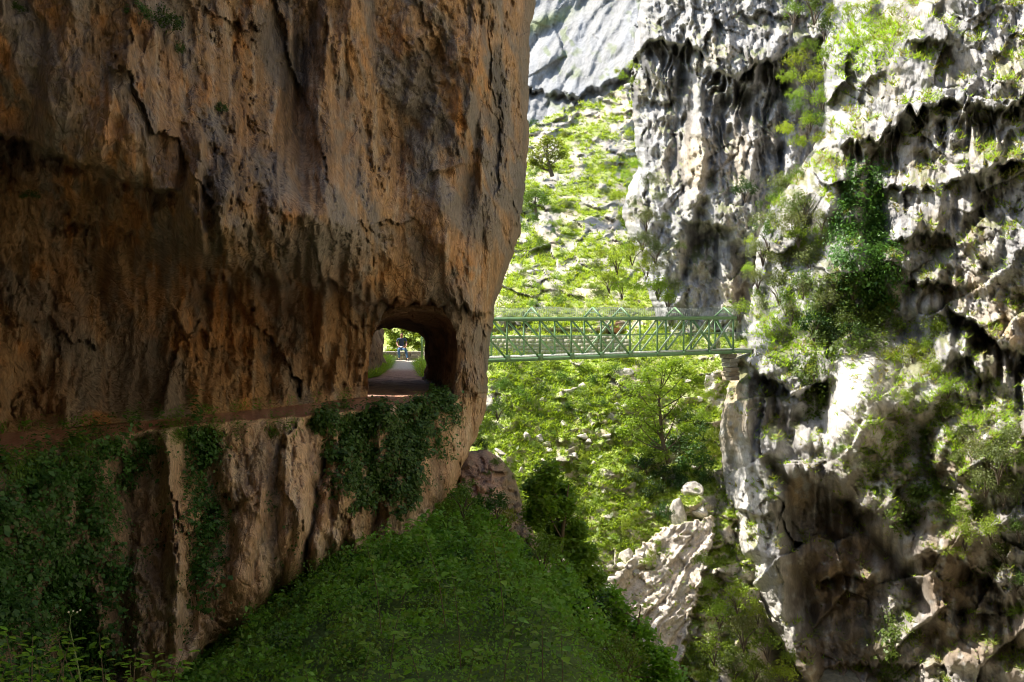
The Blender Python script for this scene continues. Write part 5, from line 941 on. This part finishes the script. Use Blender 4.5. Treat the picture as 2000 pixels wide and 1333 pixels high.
def do_near():
    g = 'round leaved shoots rising from the undergrowth'; i = 0
    for u, v, Y, h in [(745, 870 + 180, 11.5, 1.2), (870, 1010, 11.0, 1.3), (985, 1030, 11.2, 1.2), (760, 1120, 10.5, 1.2), (900, 1110, 10.2, 1.1), (1060, 1160, 10.4, 1.0), (980, 1190, 9.6, 1.0), (830, 1230, 9.2, .9), (700, 1250, 9.4, .8), (1100, 1230, 9.6, .9), (620, 1290, 9.0, .8), (900, 1270, 8.8, .8), (1020, 1270, 9.0, .8), (800, 1300, 8.6, .8)]:
        i += 1; p = P3(u, v, Y) - Vector((0, 0, h)); LQ.append((None, u, v, 'round leaved hazel like shoot in the undergrowth')); o = shoot(p, h, (R.uniform(-.25, .25), R.uniform(-.2, .1), 0), .10, 18, 'hazel like shoot with round leaves above the dark undergrowth', g, seed=i, name='leafy_shoot', wide=.95); LQ[-1] = (o,) + LQ[-1][1:]
    for j in range(34):
        u = R.uniform(-30, 250) if j < 28 else R.uniform(250, 330); v = 1232 + R.uniform(-25, 110) + max(0, u - 120) * .25; Y = R.uniform(6.2, 7.6); h = R.uniform(.5, .7)
        o = shoot(P3(u, v, Y) - Vector((0, 0, h)), h, (R.uniform(-.3, .3), R.uniform(-.3, .2), 0), .085, 15, 'herb with narrow pointed leaves in the corner below the ivy', 'pointed leaved herbs in the near corner', seed=60 + j, wide=.5, name='leafy_herb'); LQ.append((o, u, v, 'pointed leaved herb in the near corner below the ivy'))
    p = P3(160, 1345, 6.8); root = empty('flowering_stem', p, label='tall thin stem with tiny flower buds rising alone before the ivy', cat='plant'); q = lambda u, v: P3(u, v, 6.8) - p
    link('stem', MB().tube([q(160, 1345), q(150, 1290), q(141, 1250), q(136, 1225), q(138, 1205)], [.006, .005, .004, .003, .003], 5).tube([q(138, 1205), q(143, 1195)], [.002, .0015], 4).tube([q(138, 1205), q(157, 1193)], [.002, .0015], 4).tube([q(138, 1205), q(134, 1196)], [.002, .0015], 4).mesh('stem', L_stem), root)
    for u, v in [(143, 1194), (157, 1192), (134, 1196), (151, 1196)]:
        bm = bmesh.new(); bmesh.ops.create_icosphere(bm, subdivisions=1, radius=.008); me = bpy.data.meshes.new('flower_bud'); bm.to_mesh(me); bm.free(); me.materials.append(M_bud); link('flower_bud', me, root, q(u, v))
    for u, v, s_ in [(141, 1252, -1), (142, 1252, 1), (146, 1268, 1), (146, 1270, -1)]:
        C = np.array([tuple(q(u + s_ * 9, v - 2))]); V, Fq = leaf_geo(C, np.array([[0, -.4, 1.]]), np.array([[s_ * 1., 0, .25]]), [.07], [.022]); link('leaf', mk_mesh('leaf', V, Fq, L_near, np.ones((4, 3))), root)
L_stem = flat_mat('green_stem', (.14, .2, .07), .6); M_bud = flat_mat('white_bud', (.7, .7, .6), .6)
do_ivy(); do_hill_grass(); do_slope(); do_near()
def verge_grass():
    r = np.random.default_rng(8); k = 9000; y = 37 + 15 * r.random(k); xl = np.interp(y, [36, 38, 44, 50, 54], [-6.2, -5.6, -5.9, -6.6, -7]); xr = np.interp(y, [36, 39, 44, 47, 50, 54], [-3.4, -3.9, -4.55, -4.9, -4.6, -3.5]); left = r.random(k) < .45
    x = np.where(left, xl - .05 - 1.2 * r.random(k) ** 1.5, xr + .05 + 1.6 * r.random(k)); ok = ~((y > 50) & (x > -7) & (x < -4.2) & (y < 51.3)); X = np.stack([x, y, -2.78 + 0 * y], 1)[ok]
    blades(X[None], None, np.ones(len(X)), 4500, 5, .45, L_grass, 'verge_grass', 'long grass on both sides of the path beyond the tunnel', 7, 50.)
verge_grass()
def scree():
    U, V, X, n, rm = HS; r = np.random.default_rng(4); w = (sm(1040, 1120, V) + .08 * sm(700, 760, V)) * sm(1260, 1200, U) + .12 * sm(640, 500, V); w = (w * (V < 1380) * (U > 1000)).ravel(); w /= w.sum(); idx = r.choice(len(w), 420, p=w); P_ = X.reshape(-1, 3)[idx]
    bm = bmesh.new(); bmesh.ops.create_icosphere(bm, subdivisions=1, radius=1); B = np.array([v.co[:] for v in bm.verts]); Fb = np.array([[v.index for v in f.verts] for f in bm.faces]); bm.free(); V_ = []; F_ = []; C_ = []
    for i, p in enumerate(P_):
        s_ = (.09 + .28 * r.random() ** 2) * p[1] / 52; q = B * (.7 + .5 * r.random((len(B), 1))) * s_ * [1.2, 1, .7] + p; V_.append(q); F_.append(Fb + i * len(B)); k = .8 + .4 * r.random(); C_.append(np.zeros((len(B), 3)) + np.array((.48, .44, .38)) * k)
    link('scree_stones', mk_mesh('scree_stones', np.concatenate(V_), np.concatenate(F_), M_stone, np.concatenate(C_)), label='loose pale stones and scree on the far slope', kind='stuff')
scree()

# ================================================================== THE SEATED MAN
def skinned(name, verts, edges, rads, mat, parent, levels=2, root=0):
    me = bpy.data.meshes.new(name); me.from_pydata([tuple(v) for v in verts], edges, []); o = link(name, me, parent); me.materials.append(mat)
    m = o.modifiers.new('skin', 'SKIN'); m.use_smooth_shade = True; me.skin_vertices or None
    if not me.skin_vertices: bpy.context.view_layer.update()
    sv = me.skin_vertices[0].data
    for i, r_ in enumerate(rads): sv[i].radius = (r_, r_) if not hasattr(r_, '__len__') else r_; sv[i].use_root = (i in (root if hasattr(root, '__len__') else [root]))
    s_ = o.modifiers.new('sub', 'SUBSURF'); s_.levels = s_.render_levels = levels; return o
M_skin = flat_mat('skin', (.42, .20, .13), .55); M_shirt = flat_mat('navy_shirt', (.045, .07, .13), .85, scale=20); M_jean = flat_mat('blue_jeans', (.07, .15, .28), .85, scale=25, var=.25); M_shoe = flat_mat('dark_shoes', (.02, .02, .02), .6); M_hair = flat_mat('short_hair', (.12, .09, .07), .8); M_white = flat_mat('white_paper', (.75, .75, .72), .6); M_eye = flat_mat('dark_eye', (.02, .015, .01), .3)
def man():
    root = empty('person', (-6.03, 50.35, -2.73), label='seated man in navy shirt and jeans resting on the low stone wall', cat='person')
    root.rotation_euler.z = .12
    # z up, -y towards us; seat at .52
    hip = (0, .28, .62); V = [hip, (0, .27, .80), (0, .25, 1.00), (0, .25, 1.13), (0, .235, 1.21), (0, .22, 1.29), (0, .215, 1.37), (0, .22, 1.43)]; E = [(i, i + 1) for i in range(7)]; Rr = [(.15, .11), (.135, .10), (.16, .11), (.12, .09), (.052, .052), (.072, .082), (.078, .092), (.05, .06)]
    def chain(start, pts, rs):
        a = start
        for p, r_ in zip(pts, rs): V.append(p); Rr.append(r_); E.append((a, len(V) - 1)); a = len(V) - 1
        return a
    chain(3, [(-.19, .25, 1.13), (-.25, .20, .90), (-.20, .02, .76), (-.10, -.10, .72), (-.06, -.15, .71)], [.055, .045, .035, .026, .030])
    chain(3, [(.19, .25, 1.13), (.27, .16, .92), (.26, -.04, .74), (.18, -.16, .68), (.14, -.20, .67)], [.055, .045, .035, .026, .030])
    chain(0, [(-.10, .20, .60), (-.15, -.15, .60), (-.14, -.17, .34), (-.13, -.15, .10), (-.13, -.26, .04)], [.085, .07, .055, .042, .035])
    chain(0, [(.10, .20, .60), (.20, -.15, .60), (.27, -.26, .34), (.32, -.34, .10), (.34, -.45, .04)], [.085, .07, .055, .042, .035])
    skinned('body', V, E, Rr, M_skin, root)
    # fingers, each its own bent chain rooted in the palm
    fv = []; fe = []; fr = []; roots = []
    for hx, hy, hz, s_ in [(-.06, -.15, .71, 1), (.14, -.20, .67, -1)]:
        for k, (off, ln) in enumerate([(-.027, .070), (-.009, .080), (.009, .076), (.027, .060)]):
            n = len(fv); roots.append(n); fv += [(hx + off, hy, hz + .005), (hx + off * 1.15 + s_ * .01, hy - ln * .55, hz + .01), (hx + off * 1.2 + s_ * .02, hy - ln * .95, hz - .02)]; fr += [.010, .009, .007]; fe += [(n, n + 1), (n + 1, n + 2)]
        n = len(fv); roots.append(n); fv += [(hx + s_ * .02, hy + .02, hz), (hx + s_ * .052, hy - .01, hz + .008), (hx + s_ * .06, hy - .04, hz)]; fr += [.012, .010, .008]; fe += [(n, n + 1), (n + 1, n + 2)]
    skinned('fingers', fv, fe, fr, M_skin, root, 1, roots)
    sv = [(0, .28, .60), (0, .27, .80), (0, .25, 1.00), (0, .25, 1.13), (0, .24, 1.17), (-.20, .25, 1.13), (-.245, .215, .97), (.20, .25, 1.13), (.262, .185, .98)]
    skinned('shirt', sv, [(0, 1), (1, 2), (2, 3), (3, 4), (3, 5), (5, 6), (3, 7), (7, 8)], [(.17, .135), (.155, .12), (.18, .13), (.14, .105), (.075, .07), .075, .064, .075, .064], M_shirt, root)
    jv = [(0, .29, .66), (0, .28, .60), (-.10, .20, .60), (-.15, -.16, .60), (-.14, -.18, .34), (-.13, -.16, .09), (.10, .20, .60), (.20, -.16, .60), (.27, -.27, .34), (.32, -.35, .09)]
    skinned('jeans', jv, [(0, 1), (1, 2), (2, 3), (3, 4), (4, 5), (1, 6), (6, 7), (7, 8), (8, 9)], [(.16, .12), (.16, .13), .10, .085, .072, .062, .10, .085, .072, .062], M_jean, root)
    for x, y, a in [(-.13, -.15, 0), (.32, -.34, .25)]: skinned('shoe', [(x, y + .05, .05), (x + a * .1, y - .08, .045), (x + a * .2, y - .19, .035)], [(0, 1), (1, 2)], [(.048, .045), (.05, .04), (.042, .03)], M_shoe, root, 1)
    skinned('hair', [(0, .25, 1.40), (0, .235, 1.455), (0, .19, 1.455)], [(0, 1), (1, 2)], [(.075, .06), (.068, .045), (.05, .025)], M_hair, root)
    skinned('nose', [(0, .145, 1.36), (0, .125, 1.335)], [(0, 1)], [.012, .015], M_skin, root, 1)
    for sx in (-1, 1):
        skinned('ear', [(sx * .078, .225, 1.33), (sx * .084, .225, 1.36)], [(0, 1)], [.014, .016], M_skin, root, 1); skinned('eye', [(sx * .03, .137, 1.368), (sx * .034, .137, 1.368)], [(0, 1)], [.008, .008], M_eye, root, 1)
    skinned('mouth', [(-.02, .138, 1.30), (.02, .138, 1.30)], [(0, 1)], [.006, .006], M_eye, root, 1)
    p = link('folded_paper', MB().bar((-.07, 0, 0), (.07, 0, 0), .10, .012).mesh('folded_paper', M_white), None, (-6.02, 50.13, -2.0), 'small white folded paper held in the lap of the seated man', 'paper'); p.rotation_euler = (.5, 0, .2)
man()
settle_labels()
